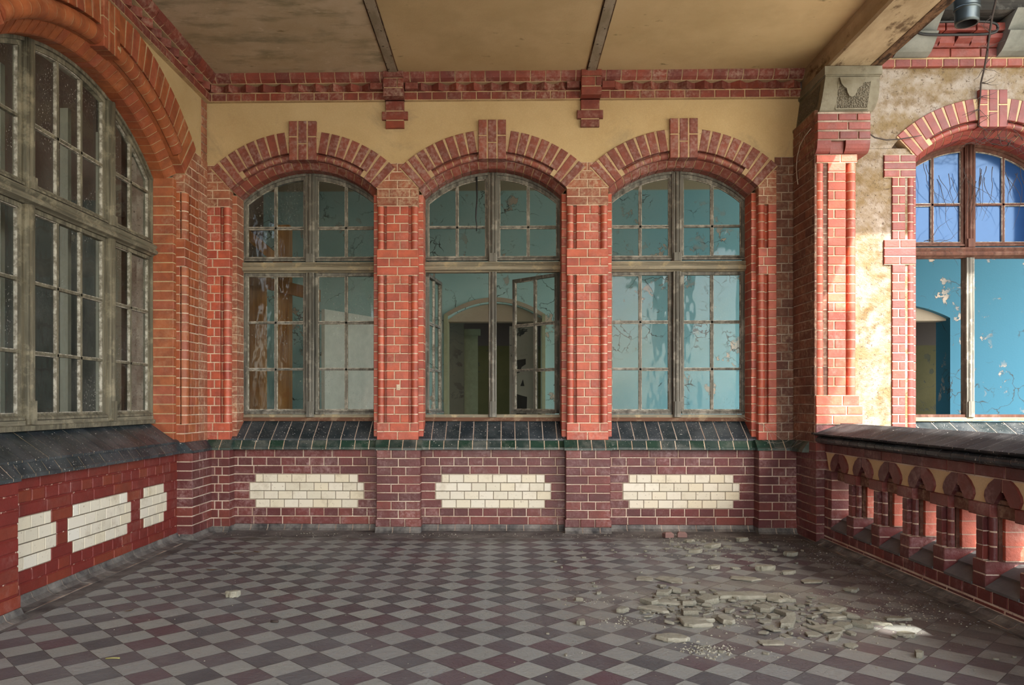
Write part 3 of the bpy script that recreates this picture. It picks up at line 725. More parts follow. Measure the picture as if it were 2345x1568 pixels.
mb = MB(); bond(mb, FL, -3.2, 3.31, .0, .79, -.1, .06, 'brick_painted', 'mortar_painted'); bond(mb, FL, -3.2, 3.31, .79, 3.24, -.1, 0, 'brick_left_orange', 'mortar_ochre')
box(mb, FL, -3.2, 3.31, 3.24, 3.98, -.1, -.012, 'plaster_ochre'); mb.build('plain_bay', wl)
mb = MB(); tiles(mb, FL, [(-.10, 0), (-.10, .062), (-.060, .062), (-.048, .030), (-.020, .010), (.05, .002), (.05, 0)], 3.93, 6.16, 'cove_black', 'mortar_grey', .148)
tiles(mb, FL, [(-.04, 0), (-.04, .05), (.066, .05), (.082, .018), (.12, 0)], 6.15, 6.56, 'cove_black', 'mortar_grey', .15); tiles(mb, FL, [(-.04, 0), (-.04, .05), (.066, .05), (.082, .018), (.12, 0)], 2.6, 3.94, 'cove_black', 'mortar_grey', .15)
bl = mb.build('baseboard_left', None, (-2.6, 5, 0)); tag(bl, 'black cove tiles along the foot of the left wall', 'baseboard', None, 'structure')
w4 = window('window_4', FL, YC, 1.150, .985, 2.335, 1.62, 1.73, [YC - .475, YC + .475], [1, 2, 1], [2.80], [1.842, 1.418], -.235, 'window_wood_left', 'window_wood_left_rail', 'glass_dirty', 'glass_dirty', sillwood='window_wood_left')
tag(w4, 'wide three-light arched window in the left wall', 'window', None, 'structure')

# ---- ceiling with steel joists
mb = MB(); wbox(mb, -2.62, 2.60, -3.2, 6.68, CEIL, 4.05, 'ceiling_plaster')
ce = mb.build('ceiling', None, (0, 2, CEIL)); tag(ce, 'tan limewashed flat ceiling with stained left bay', 'ceiling', None, 'structure')
for x, lab in ((-.935, 'flush steel ceiling joist on the left, rust along one edge'), (.755, 'flush steel ceiling joist on the right, straighter and paler')):
    root = empty('ceiling_joist', (x, 3, CEIL)); tag(root, lab, 'beam', None, 'structure')
    mb = MB(); wbox(mb, x - .036, x + .036, -3.2, 6.50, CEIL - .012, CEIL + .01, 'joist_paint'); mb.build('flange', root)
    mb = MB()
    for s in (-1, 1): wbox(mb, x + s * .041 - .005, x + s * .041 + .005, -3.2, 6.50, CEIL - .006, CEIL + .01, 'rust_edge')
    mb.build('rusted_edge', root)

# ---- floor
mb = MB()
D = .208 / 2
for i in range(-40, 41):
    for j in range(-40, 60):
        cx, cy = -.097 + (i - j) * D, 3.203 + (i + j) * D
        if cx < -2.43 - D or cx > 2.46 + D or cy < -1.0 or cy > 6.30 + D: continue
        poly = [(cx, cy - D + .0016), (cx + D - .0016, cy), (cx, cy + D - .0016), (cx - D + .0016, cy)]
        def clip(p, ax, lim, sg):
            out = []
            for q in range(len(p)):
                a, b = p[q], p[(q + 1) % len(p)]; ia, ib = sg * (lim - a[ax]) >= 0, sg * (lim - b[ax]) >= 0
                if ia: out.append(a)
                if ia != ib:
                    t = (lim - a[ax]) / (b[ax] - a[ax]); out.append((a[0] + (b[0] - a[0]) * t, a[1] + (b[1] - a[1]) * t))
            return out
        for ax, lim, sg in ((0, -2.43, -1), (0, 2.46, 1), (1, 6.30, 1)):
            if len(poly) > 2: poly = clip(poly, ax, lim, sg)
        if len(poly) < 3: continue
        z = R.uniform(-.0006, .0006)
        mb.add([(x, y, z) for x, y in poly], [list(range(len(poly)))], 'floor_tile_pale' if (i % 2 == 0) == (j % 2 == 0) else 'floor_tile_dark')
wbox(mb, -2.9, 2.95, -3.3, 6.9, -.12, -.002, 'floor_grout')
for x0, x1, y0, y1 in ((-2.66, -2.434, -1, 6.66), (2.464, 2.60, -1, 6.66), (-2.434, 2.464, 6.304, 6.66)):
    wbox(mb, x0, x1, y0, y1, -.01, .0003, 'floor_border')
fl = mb.build('floor', None, (0, 3, 0)); tag(fl, 'dusty floor of pale and maroon tiles laid diagonally', 'floor', None, 'structure')
# ------------------------------------------------------------------ end pier with its stone capital
pr = empty('brick_pier', (2.68, 6.3, 0)); tag(pr, 'brick end pier with round corner mouldings under a carved stone capital', 'pier', None, 'structure')
mb = MB()
bond(mb, FS, 6.16, 6.60, 0.0, .95, -.10, 0, 'brick_maroon', 'mortar_grey', L=.255, offs=(.2, .1))
bond(mb, FP, 2.505, 2.88, 0.0, .945, -.3, 0, 'brick_maroon', 'mortar_grey', L=.255, offs=(.2, .1))
mb.build('pier_base', pr)
mb = MB()
tiles(mb, FS, [(-.05, .80), (.0, .80), (.05, .735), (.058, .71), (-.05, .71)], 6.30, 6.58, 'glazed_green', 'mortar_grey', .12); mb.build('green_tile_course', pr)
mb = MB()
bond(mb, FP, 2.502, 2.868, .945, 1.092, -.3, .014, 'brick_orange_red', 'mortar_cream', L=.24, offs=(.13, .24))
bond(mb, FP, 2.504, 2.845, 1.092, 1.176, -.3, .004, 'brick_orange_red', 'mortar_cream', L=.22, offs=(.21,))
a, b = 1.176, 3.035
bond(mb, FP, 2.60, 2.742, a, b, -.3, 0, 'brick_orange_red', 'mortar_cream', L=.10, offs=(.10, .05))
bond(mb, FP, 2.509, 2.83, a, b, -.3, -.048, 'brick_orange_red', 'mortar_cream', L=1)
roll(mb, FP, 2.541, a, b, -.040, .038, 'brick_orange_red', seg=12); roll(mb, FP, 2.794, a, b, -.040, .038, 'brick_orange_red', seg=12)
bond(mb, FP, 2.508, 2.832, b, 3.10, -.3, .002, 'brick_orange_red', 'mortar_cream', L=.19, offs=(.19,))
mb.build('shaft', pr)
mb = MB()
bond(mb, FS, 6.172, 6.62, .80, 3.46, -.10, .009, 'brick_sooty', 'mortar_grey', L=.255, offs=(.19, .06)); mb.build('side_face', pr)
# corbelled brick cap: rounded course, then three plain ones
mb = MB()
for x0, x1, nn in ((2.498, 2.606, .045), (2.612, 2.716, .018), (2.722, 2.912, .045)):
    prof = [(-.3, 3.105), (.0, 3.105), (nn * .45, 3.118), (nn * .8, 3.140), (nn, 3.170), (nn, 3.198), (-.3, 3.198)]
    prism(mb, FP, prof, x0, x1, 'brick_facade')
# quarter-round lower right corner of the cap
for k in range(6):
    t0, t1 = PI / 2 * k / 6, PI / 2 * (k + 1) / 6
for z0, z1, o in ((3.206, 3.272, .17), (3.279, 3.346, .24), (3.353, 3.412, .16)): row(mb, FP, 2.498, 2.915, z0, z1, -.3, .048, 'brick_facade', .15, o)
box(mb, FP, 2.503, 2.912, 3.20, 3.425, -.3, .040, 'mortar_grey')
mb.build('corbelled_cap', pr)
cap = MB()
# cushion: front and flanks curve in below; slab on top
def cushion(t):
    h = .72
    return 0.0 if t >= h else .060 * (1 - math.sqrt(1 - ((h - t) / h) ** 2))   # how far it draws in at height fraction t
N = 18; rings = []
for k in range(N + 1):
    t = k / N; z = 3.425 + t * .285; d = cushion(t); lx = 2.522 + .040 * t
    rings.append([(lx, 6.66, z), (lx, 6.115 + d * .7, z), (2.985 - d, 6.115 + d * .7, z), (2.985 - d, 6.66, z)])
vs = [Vector(p) for r in rings for p in r]
cap.add(vs, [[4 * k + i, 4 * k + i + 1, 4 * k + 5 + i, 4 * k + 4 + i] for k in range(N) for i in range(3)] + [[0, 3, 2, 1]], 'sandstone')
wbox(cap, 2.548, 2.998, 6.095, 6.66, 3.712, 3.778, 'sandstone'); wbox(cap, 2.556, 2.99, 6.105, 6.66, 3.703, 3.714, 'sandstone')
wbox(cap, 2.50, 2.56, 6.2, 6.66, 3.44, 3.46, 'sandstone')
co = cap.build('stone_capital', pr)
pn = MB()
def capf(u, z, off):
    t = (z - 3.425) / .285; return Vector((u, 6.115 + cushion(t) * .7 - off, z))
zs = lin(3.458, 3.655, 8); us0, us1 = 2.652, 2.895
vs = []
for z in zs:
    e = (z - 3.458) / .197 * .016
    vs += [capf(us0 + e * .6, z, .0015), capf(us1 + e, z, .0015)]
pn.add(vs, [[2 * i, 2 * i + 1, 2 * i + 3, 2 * i + 2] for i in range(len(zs) - 1)], 'sandstone_carved')
# raised margin and the hanging tongue
def ridge(path, w, h):
    for (u0, z0), (u1, z1) in zip(path, path[1:]):
        a, b = capf(u0, z0, 0), capf(u1, z1, 0); d = (b - a).normalized(); s = d.cross(Vector((0, -1, 0))).normalized() * w
        f = Vector((0, -h, 0)); bk = Vector((0, .02, 0))
        q = [a - s + bk, a + s + bk, b + s + bk, b - s + bk, a - s + f, a + s + f, b + s + f, b - s + f]
        pn.add(q, [[4, 5, 6, 7], [0, 1, 5, 4], [1, 2, 6, 5], [2, 3, 7, 6], [3, 0, 4, 7]], 'sandstone')
ridge([(us0 - .006, 3.452), (us1 + .006, 3.452)], .005, .008)
ridge([(us0 - .004, 3.452), (us0 + .012, 3.66)], .004, .007); ridge([(us1 + .002, 3.452), (us1 + .022, 3.66)], .004, .007)
tong = [(2.665, 3.69), (2.680, 3.640), (2.700, 3.615), (2.718, 3.604), (2.728, 3.570), (2.742, 3.545), (2.760, 3.537), (2.782, 3.545), (2.798, 3.570), (2.808, 3.600), (2.840, 3.625), (2.862, 3.655), (2.87, 3.69)]
ft = [capf(u, z, .020) for u, z in tong]; bt = [capf(u, z, -.01) for u, z in tong]; k = len(tong)
pn.add(ft + bt, [list(range(k))] + [[i, i + 1, k + i + 1, k + i] for i in range(k - 1)], 'sandstone')
pn.build('carved_panel', co)
sp = MB()
sp.add([Vector((2.518 + .040 * (z - 3.425) / .285, y, z)) for y, z in ((6.20, 3.50), (6.60, 3.50), (6.62, 3.66), (6.20, 3.68))], [[0, 1, 2, 3]], 'sandstone_carved')
sp.build('carved_side_panel', co)

# ------------------------------------------------------------------ eaves beam over the balustrade
bm_ = empty('eaves_beam', (2.77, 2, 3.78)); tag(bm_, 'peeling painted beam over the balustrade resting on the stone capital', 'beam', None, 'structure')
mb = MB()
prof = [(2.56, 3.96), (2.56, 3.905), (2.572, 3.86), (2.576, 3.80), (2.590, 3.782), (2.93, 3.782), (2.93, 3.96)]
prism(mb, Fr((0, 0, 0), (0, 1, 0), (0, 0, 1), (1, 0, 0)), prof, -3.2, 6.62, 'beam_paint'); mb.build('beam_body', bm_)
mb = MB(); wbox(mb, 2.93, 3.0, -3.2, 6.62, 3.785, 3.97, 'rust_edge'); wbox(mb, 2.905, 2.935, -3.2, 6.62, 3.778, 3.80, 'rust_edge'); mb.build('rusted_edge', bm_)
mb = MB(); wbox(mb, -3.0, 3.12, -3.2, 6.6, 4.05, 4.45, 'timber_dark'); rf = mb.build('roof', None, (0, 2, 4.05)); tag(rf, 'dark roof structure above the veranda ceiling', 'roof', None, 'structure')

# ------------------------------------------------------------------ balustrade
bs = empty('balustrade', (2.7, 4.5, 0)); tag(bs, 'low brick balustrade with pointed openings under a black tiled coping', 'balustrade', None, 'structure')
Y0, Y1 = 1.57, 6.16
C = [5.895 - .3825 * i for i in range(11)]
RX = Fr((0, 0, 0), (0, 1, 0), (0, 0, 1), (-1, 0, 0))
cop = [(-2.49, .872), (-2.49, .862), (-2.52, .852), (-2.92, .852), (-2.95, .862), (-2.95, .872), (-2.735, .952), (-2.705, .952)]
mb = MB()
tiles(mb, RX, cop, Y0, 6.22, 'coping_black', 'mortar_cream', .118); mb.build('coping', bs)
mb = MB()
rp = [(-2.58, .852)] + [(-2.545 + .043 * math.sin(PI * k / 8), .823 + .030 * math.cos(PI * k / 8)) for k in range(9)] + [(-2.58, .793)]
tiles(mb, RX, rp, Y0, 6.19, 'glazed_black', 'mortar_grey', .125)
rp2 = [(-n - 5.44, z) for n, z in rp]; tiles(mb, RX, rp2[::-1], Y0, 6.16, 'glazed_black', 'mortar_grey', .125)
wbox(mb, 2.585, 2.855, Y0, 6.16, .795, .858, 'mortar_grey'); mb.build('roll_moulding', bs)
mb = MB()
for n0, n1 in ((-.14, .0), ):
    row(mb, FR_, Y0, 6.15, .722, .794, n0, n1, 'brick_maroon', .255, .1)
row(mb, Fr((2.86, 0, 0), (0, 1, 0), (0, 0, 1), (1, 0, 0)), Y0, 6.15, .722, .794, -.14, 0, 'brick_maroon', .255, .1)
wbox(mb, 2.576, 2.854, Y0, 6.15, .718, .795, 'mortar_pink'); mb.build('top_course', bs)
mb = MB()
row(mb, FR_, Y0, 6.16, .058, .128, -.14, .004, 'brick_maroon', .127, .08); row(mb, FR_, Y0, 6.16, .030, .056, -.14, .002, 'brick_maroon', .255, .1)
wbox(mb, 2.571, 2.86, Y0, 6.16, -.3, .128, 'mortar_pink')
mb.build('base_course', bs)
mb = MB(); tiles(mb, FR_, [(-.02, 0), (-.02, .032), (.03, .028), (.05, .010), (.085, 0)], Y0, 6.16, 'cove_black', 'mortar_grey', .15)
br = mb.build('baseboard_right', None, (2.55, 4.5, 0)); tag(br, 'dark dirty cove strip along the foot of the balustrade', 'baseboard', None, 'structure')
# plaster ground between the pointed heads (only above the lintels)
hw = .134
mb = MB(); 
for i in range(len(C) + 1):
    yb = C[i - 1] - .062 if i else 6.15; ya = C[i] + .062 if i < len(C) else Y0
    block(mb, FR_, [(ya + .055, .585), (yb - .055, .585), (yb, .722), (ya, .722)], -.28, -.010, 'plaster_sand', .001, .0005)
mb.build('plaster_field', bs)
OS = [(.006, .128), (.006, .136), (-.070, .190), (-.165, .252), (-.29, .262), (-.29, .128)]
for i, c in enumerate(C):
    # sloping slate sill of the opening
    mb = MB()
    prism(mb, FR_, [(.006, .126), (.006, .140), (-.082, .198), (-.082, .126)], c - hw + .003, c + hw - .003, 'slate_dark')
    prism(mb, FR_, [(-.080, .126), (-.076, .204), (-.172, .258), (-.29, .268), (-.29, .126)], c - hw + .003, c + hw - .003, 'slate_dark')
    mb.build('opening_sill', bs)
    # head: two shaped stones meeting in a point
    mb = MB(); 
    for s in (-1, 1):
        outer = [(.128, .588), (.146, .622), (.140, .650), (.108, .690), (.060, .7215), (.0045, .7215)]
        inner = [(.0045, .664), (.020, .645), (.042, .618), (.064, .588)]
        P = [(c + s * y, z) for y, z in outer + inner]
        # fan split keeps the pieces convex
        k = len(P); vs = [FR_.p(u, v, n) for n in (-.27, .004) for u, v in P]
        quads = [(0, 1, 8, 9), (1, 2, 8), (2, 3, 7, 8), (3, 4, 7), (4, 5, 6, 7)]
        fs = [[k + q for q in f] for f in quads] + [[q, (q + 1) % k, k + (q + 1) % k, k + q] for q in range(k)]
        mb.add(vs, fs, 'brick_maroon', False, FR_.flip ^ (s < 0))
    box(mb, FR_, c - .005, c + .005, .655, .720, -.1, .0, 'mortar_pink')
    mb.build('pointed_head', bs)
    # stepped infill under the point and the lintel across the opening
    mb = MB()
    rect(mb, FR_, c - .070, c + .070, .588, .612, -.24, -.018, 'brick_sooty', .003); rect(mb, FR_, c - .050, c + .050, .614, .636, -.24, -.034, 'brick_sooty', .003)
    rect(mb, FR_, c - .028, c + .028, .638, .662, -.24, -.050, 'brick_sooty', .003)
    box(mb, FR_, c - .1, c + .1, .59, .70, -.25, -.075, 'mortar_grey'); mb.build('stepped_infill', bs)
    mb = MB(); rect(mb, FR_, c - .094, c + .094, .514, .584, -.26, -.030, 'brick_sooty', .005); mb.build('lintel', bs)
    # baluster on the near side of this opening
    y = c - .3825 / 2; w = .3825 - 2 * hw
    mb = MB()
    rect(mb, FR_, y - w / 2, y + w / 2, .130, .198, -.28, .002, 'brick_maroon'); rect(mb, FR_, y - w / 2, y + w / 2, .206, .272, -.28, .002, 'brick_maroon')
    rect(mb, FR_, y - w / 2 - .038, y + w / 2 + .038, .514, .584, -.28, .002, 'brick_maroon')
    rect(mb, FR_, y - w / 2 + .004, y + w / 2 - .004, .206, .272, -.286, -.27, 'brick_maroon')
    # shaft: core with an inner and an outer pair of rolls
    zz = lin(.278, .510, 3)
    for a, b in zip(zz, zz[1:]):
        rect(mb, FR_, y - .030, y + .030, a + .003, b - .003, -.10, .0, 'brick_maroon', .003)
        rect(mb, FR_, y - w / 2 - .020, y + w / 2 + .020, a + .003, b - .003, -.265, -.088, 'brick_orange_red', .003)
    for s in (-1, 1): roll(mb, FR_, y + s * (w / 2 - .006), .276, .512, -.048, .027, 'brick_maroon', h=.0775)
    box(mb, FR_, y - w / 2 + .002, y + w / 2 - .002, .13, .585, -.27, -.070, 'brick_sooty'); box(mb, FR_, y - .028, y + .028, .27, .515, -.1, -.004, 'mortar_pink'); box(mb, FR_, y - w / 2 + .003, y + w / 2 - .003, .13, .275, -.1, -.002, 'mortar_pink')  # body behind the rolls in a darker brick colour, giving a dark groove
    box(mb, FR_, y - w / 2 - .017, y + w / 2 + .017, .275, .514, -.262, -.092, 'mortar_pink')
    mb.build('baluster', bs)
mb = MB(); w = .3825 - 2 * hw; y = C[0] + .3825 / 2 + .05
bond(mb, FR_, C[0] + hw, 6.16, .130, .585, -.27, 0, 'brick_maroon', 'mortar_pink', L=.13, offs=(.07, .13)); mb.build('end_block', bs)
# arcade pier beside the viewpoint, carries the beam
mb = MB()
for y in (1.15,):
    for fr_ in (Fr((0, y, 0), (1, 0, 0), (0, 0, 1), (0, -1, 0)), Fr((0, y + .42, 0), (1, 0, 0), (0, 0, 1), (0, 1, 0))): bond(mb, fr_, 2.52, 2.93, -.3, 3.40, -.21, 0, 'brick_orange_red', 'mortar_cream')
    wbox(mb, 2.53, 2.92, y + .01, y + .41, -.3, 3.42, 'mortar_cream'); wbox(mb, 2.46, 3.0, y - .06, y + .48, 3.42, 3.78, 'sandstone')
ap = mb.build('arcade_pier', None, (2.72, 1.35, 0)); tag(ap, 'brick arcade pier carrying the beam at the near end of the balustrade', 'pier', None, 'structure')

# ------------------------------------------------------------------ courtyard front beyond the balustrade
wc = empty('wall_courtyard', (5, 6.63, 0)); tag(wc, 'weathered sand-coloured courtyard front with one blue-paned arched window', 'wall', None, 'structure')
XC, ZC = 4.19, 2.565
mb = MB(); spandrel(mb, FB, [XC], 1.13, ZC, 2.80, 8.2, 3.30, 4.05, 'render_weathered', .85)
box(mb, FB, 2.80, XC - .66, -.5, 3.302, -.09, -.012, 'render_weathered'); box(mb, FB, XC + .66, 5.0, -.5, 3.302, -.09, -.012, 'render_weathered'); box(mb, FB, 6.4, 6.8, -.5, 3.302, -.09, -.012, 'render_weathered'); box(mb, FB, 2.80, 8.2, -.5, .78, -.09, -.012, 'render_weathered')
mb.build('render_field', wc)
mb = MB(); arch(mb, FB, XC, ZC, .868, .918, .978, 1.163, math.radians(44.2), math.radians(33), .238, 3.79, .088, 'brick_facade', 'mortar_ochre', nb=-.33); mb.build('arch', wc)
mb = MB()
for s in (-1, 1):
    def ub(a, b): return tuple(sorted((XC + s * a, XC + s * b)))
    e0, e1 = ub(.645, .845)
    for z0, z1, wd in ((.79, 2.303, .845), (2.303, 2.516, .915), (2.516, 3.051, .845), (3.051, 3.245, .915)):
        a, b = ub(.645, wd)
        if wd > .9: bond(mb, FB, a, b, z0, z1, -.1, .006, 'brick_facade', 'mortar_cream', L=.135, offs=(.135, 1))
        else:
            a2, b2 = ub(.735, wd); bond(mb, FB, a2, b2, z0, z1, -.1, .004, 'brick_facade', 'mortar_cream', L=.07, offs=(.055, 1))
            bond(mb, FB, a + .002, b, z0, z1, -.1, -.045, 'brick_facade', 'mortar_cream', L=1)
            roll(mb, FB, XC + s * .683, z0, z1, -.036, .036, 'brick_facade')
    a, b = ub(.600, .670); order(mb, FB, a, b, .79, 3.19, 'brick_facade', 'mortar_cream', -.34, -.08)
mb.build('quoin', wc)
mb = MB(); tiles(mb, FB, [(-.36, .945), (-.32, .945), (-.05, .80), (-.04, .79), (-.04, .77), (-.36, .77)], XC - .66, XC + .66, 'glazed_black', 'mortar_cream', .16); mb.build('sill', wc)
mb = MB(); tiles(mb, FB, BAY_CAP, 2.9, 8.2, 'glazed_green', 'mortar_cream', .125); mb.build('green_tile_course', wc)
mb = MB()
row(mb, FB, 2.85, 8.2, 3.985, 4.055, -.05, .03, 'brick_facade', .135, .1); row(mb, FB, 2.85, 8.2, 4.062, 4.14, -.05, .040, 'brick_facade', .255, .2)
x = 2.9; k = 0
while x < 8.1:
    nn = .125 if k % 2 else .085
    prof = [(-.05, 4.150), (.05, 4.150), (.06 if k % 2 else .075, 4.165), (nn * .9, 4.19), (nn, 4.215), (nn, 4.222), (-.05, 4.222)]
    prism(mb, FB, prof, x + .004, x + .129, 'brick_facade'); x += .1335; k += 1
row(mb, FB, 2.85, 8.2, 4.234, 4.305, -.05, .15, 'brick_facade', .255, .1)
box(mb, FB, 2.85, 8.2, 3.99, 4.31, -.05, .024, 'mortar_ochre'); box(mb, FB, 2.85, 8.2, 4.14, 4.31, -.05, .05, 'brick_facade')
mb.build('cornice', wc)
for i, x in enumerate((3.20, 3.475, 4.35, 5.25)):
    if i == 0: continue
    mb = MB()
    n_ = 14; prof = [(-.05, 4.34), (-.05, 4.062)]
    for k in range(n_ + 1):
        t = k / n_; prof.append((.05 + .26 * (t ** .62) - (.05 * math.sin(PI * t) if t > .5 else 0), 4.062 + .28 * t))
    prism(mb, FB, prof, x - .145, x + .145, 'sandstone_grey', False); mb.build('stone_bracket', wc)
mb = MB(); box(mb, FB, 2.8, 8.2, 4.345, 4.60, -.05, .27, 'timber_dark'); mb.build('wall_plate_timber', wc)
mb = MB(); box(mb, FB, 2.8, 8.2, 4.60, 6.2, -.05, -.012, 'plaster_sand'); mb.build('upper_storey', wc)
mb = MB()
wbox(mb, 2.56, XC - .64, 6.73, 7.05, -.5, 4.7, 'mortar_grey'); wbox(mb, XC + .64, 5.0, 6.73, 7.05, -.5, 4.7, 'mortar_grey'); wbox(mb, 2.6, 5.0, 6.98, 7.05, 3.46, 4.7, 'mortar_grey'); wbox(mb, 2.6, 8.2, 6.72, 7.05, -.5, .765, 'mortar_grey')
wbox(mb, 6.4, 6.8, 6.73, 7.05, -.5, 4.7, 'mortar_grey'); wbox(mb, 5.0, 8.2, 6.73, 7.05, 3.5, 4.7, 'mortar_grey')
mb.build('masonry_core', wc)
w5 = window('window_5', FB, XC, .612, .985, 2.46, ZC, .868, [XC], [1, 1], [2.90], [], -.315, 'window_wood_brown', 'window_wood_brown', 'glass_painted_sky', None, lower='open', sillwood='window_wood_rail', woodl='window_wood')
tag(w5, 'courtyard arched window with blue upper panes and no lower sashes', 'window', None, 'structure')
# metal downpipe outlet, cable under the eaves
dp = empty('downpipe', (3.60, 6.0, 4.055)); tag(dp, 'grey zinc downpipe outlet hanging under the eaves beside the beam', 'pipe')
def lathe(mb, c, prof, mat, seg=24, lean=(0, 0)):
    vs = []
    for r, z in prof:
        for k in range(seg):
            t = 2 * PI * k / seg; vs.append(Vector((c[0] + lean[0] * z + r * math.cos(t), c[1] + lean[1] * z + r * math.sin(t), c[2] + z)))
    mb.add(vs, [[i * seg + k, i * seg + (k + 1) % seg, (i + 1) * seg + (k + 1) % seg, (i + 1) * seg + k] for i in range(len(prof) - 1) for k in range(seg)], mat, True)
mb = MB(); lathe(mb, (3.60, 6.0, 4.055), [(.070, .0), (.083, .0), (.084, .02), (.085, .09), (.09, .11), (.092, .2), (.135, .45), (.14, .9)], 'zinc'); mb.build('pipe_body', dp)
mb = MB(); lathe(mb, (3.60, 6.0, 4.055), [(.088, .098), (.095, .104), (.095, .116), (.090, .122)], 'zinc'); mb.build('pipe_collar', dp)
mb = MB(); lathe(mb, (3.60, 6.0, 4.055), [(.070, .0), (.066, .3)], 'soot_black'); mb.build('pipe_bore', dp)
mb = MB()
loop = []
for k in range(33):
    t = 2 * PI * k / 32; ex = 5
    cx_, sz_ = math.cos(t), math.sin(t)
    loop.append((3.77 + .335 * math.copysign(abs(cx_) ** (2 / ex), cx_), 6.42, 4.225 + .055 * math.copysign(abs(sz_) ** (2 / 3), sz_)))
tube(mb, loop, .011, 'cable_black'); cb = mb.build('cable_loop', None, (3.77, 6.42, 4.3)); tag(cb, 'black cable loop under the courtyard eaves behind the downpipe', 'cable')
# dead climber
def wander(p, d, n, step, r0, curl=.35, down=0.0, ymin=None):
    pts = [Vector(p)]; d = Vector(d).normalized()
    for i in range(n):
        d = (d + Vector((R.uniform(-curl, curl), R.uniform(-curl * .4, curl * .4), R.uniform(-curl, curl) - down))).normalized()
        q = pts[-1] + d * step
        if ymin is not None: q.y = min(q.y, ymin)
        pts.append(q)
    return pts, [r0 * (1 - .75 * i / n) for i in range(n + 1)]
vn = empty('dead_vine', (4.13, 6.45, 3.5)); tag(vn, 'dead vine stem hanging down the courtyard front to the keystone', 'vine')
mb = MB(); st = [(3.98, 6.02, 4.6), (3.99, 6.1, 4.45), (3.95, 6.2, 4.34), (3.97, 6.28, 4.25), (3.99, 6.34, 4.15), (4.01, 6.40, 4.05), (4.045, 6.50, 3.92), (4.06, 6.57, 3.83), (4.07, 6.595, 3.72), (4.06, 6.60, 3.62), (4.065, 6.60, 3.55), (4.05, 6.60, 3.48)]
tube(mb, st, [.010, .010, .009, .009, .008, .008, .007, .007, .006, .005, .004, .003], 'twig'); mb.build('stem', vn)
mb = MB()
for i in range(26):
    q = Vector(R.choice(st[3:])); pts, rr = wander(q, (R.uniform(-1, 1), -.1, R.uniform(-.5, .5)), 5, .028, .0035, .4); tube(mb, pts, rr, 'twig', 4)
mb.build('twigs', vn)
tn = empty('vine_runner', (3.4, 6.55, 3.35)); tag(tn, 'thin bare vine runner sagging from the stone capital to the courtyard arch', 'vine')
mb = MB(); tube(mb, [(2.99, 6.45, 3.46), (3.07, 6.52, 3.41), (3.17, 6.575, 3.375), (3.28, 6.60, 3.362), (3.39, 6.60, 3.368), (3.50, 6.60, 3.385), (3.58, 6.60, 3.40)], [.005, .006, .006, .006, .005, .004, .003], 'twig'); mb.build('stem', tn)
wt = empty('dry_vine', (4.2, 6.6, 3.2)); tag(wt, 'tangle of dry creeper twigs across the blue upper panes', 'vine')
mb = MB()
for i in range(22):
    p = (XC + R.uniform(-.5, .55), 6.90, 3.36 + R.uniform(-.18, .0) - .1)
    pts, rr = wander(p, (R.uniform(-.5, .5), 0, -1), R.randint(6, 15), .038, .0032, .30, 0, 6.915); tube(mb, pts, rr, 'twig', 4)
for i in range(30):
    p = (XC + R.uniform(-.1, .6), 6.72, 3.40 + R.uniform(-.06, .02))
    pts, rr = wander(p, (R.uniform(-1, 1), -.2, R.uniform(-.3, .3)), R.randint(5, 10), .04, .003, .5); tube(mb, pts, rr, 'twig', 4)
for i in range(4):
    p = (XC - .55 + R.uniform(0, .2), 6.85, 2.52 + R.uniform(-.05, .05)); pts, rr = wander(p, (1, 0, .2), 8, .04, .003, .45); tube(mb, pts, rr, 'twig', 4)
mb.build('twigs', wt)

# ------------------------------------------------------------------ rooms behind the windows
rb = empty('wall_room_back', (0, 10.8, 0)); tag(rb, 'turquoise peeling wall of the room behind the end wall', 'wall', None, 'structure')
def door_wall(mb, fr, u0, u1, ztop, doors, mat, th=.35):
    c = u0
    for d0, d1, zs, rise in doors:
        box(mb, fr, c, d0, 0, ztop, -th, 0, mat)
        mid = (d0 + d1) / 2; hw = (d1 - d0) / 2; rad = (hw * hw + rise * rise) / (2 * rise)
        strip(mb, fr, lin(d0, d1, 20), lambda u: zs + math.sqrt(max(0, rad * rad - (u - mid) ** 2)) - (rad - rise), lambda u: ztop, -th, 0, mat)
        c = d1
    box(mb, fr, c, u1, 0, ztop, -th, 0, mat)
FI = Fr((0, 10.8, 0), (1, 0, 0), (0, 0, 1), (0, -1, 0))
mb = MB(); door_wall(mb, FI, -3.4, 9.2, 4.7, [(-.78, .56, 2.30, .22), (4.6, 6.25, 2.30, .20)], 'wall_turquoise'); mb.build('wall_surface', rb)
mb = MB()
for d0, d1, zs, rise in ((-.78, .56, 2.30, .22), (4.6, 6.25, 2.30, .20)):
    mid = (d0 + d1) / 2; hw = (d1 - d0) / 2; rad = (hw * hw + rise * rise) / (2 * rise)
    strip(mb, FI, lin(d0, d1, 20), lambda u: 2.27, lambda u: zs + math.sqrt(max(0, rad * rad - (u - mid) ** 2)) - (rad - rise), -.30, -.10, 'lintel_plaster')
mb.build('door_lintel', rb)
mb = MB()
for x0, x1 in ((-.83, -.775), (.555, .60)): wbox(mb, x0, x1, 10.76, 11.15, 0, 2.36, 'frame_green_white')
strip(mb, FI, lin(-.83, .60, 20), lambda u: 2.30 + .24 * (1 - ((u + .115) / .715) ** 2), lambda u: 2.36 + .24 * (1 - ((u + .115) / .715) ** 2), -.02, .03, 'lintel_plaster')
mb.build('door_surround', rb)
mb = MB()
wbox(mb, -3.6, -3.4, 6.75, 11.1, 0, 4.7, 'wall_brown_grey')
rs = mb.build('wall_room_side', None, (-3.5, 9, 0)); tag(rs, 'grey-brown side wall of the room behind the planks', 'wall', None, 'structure')
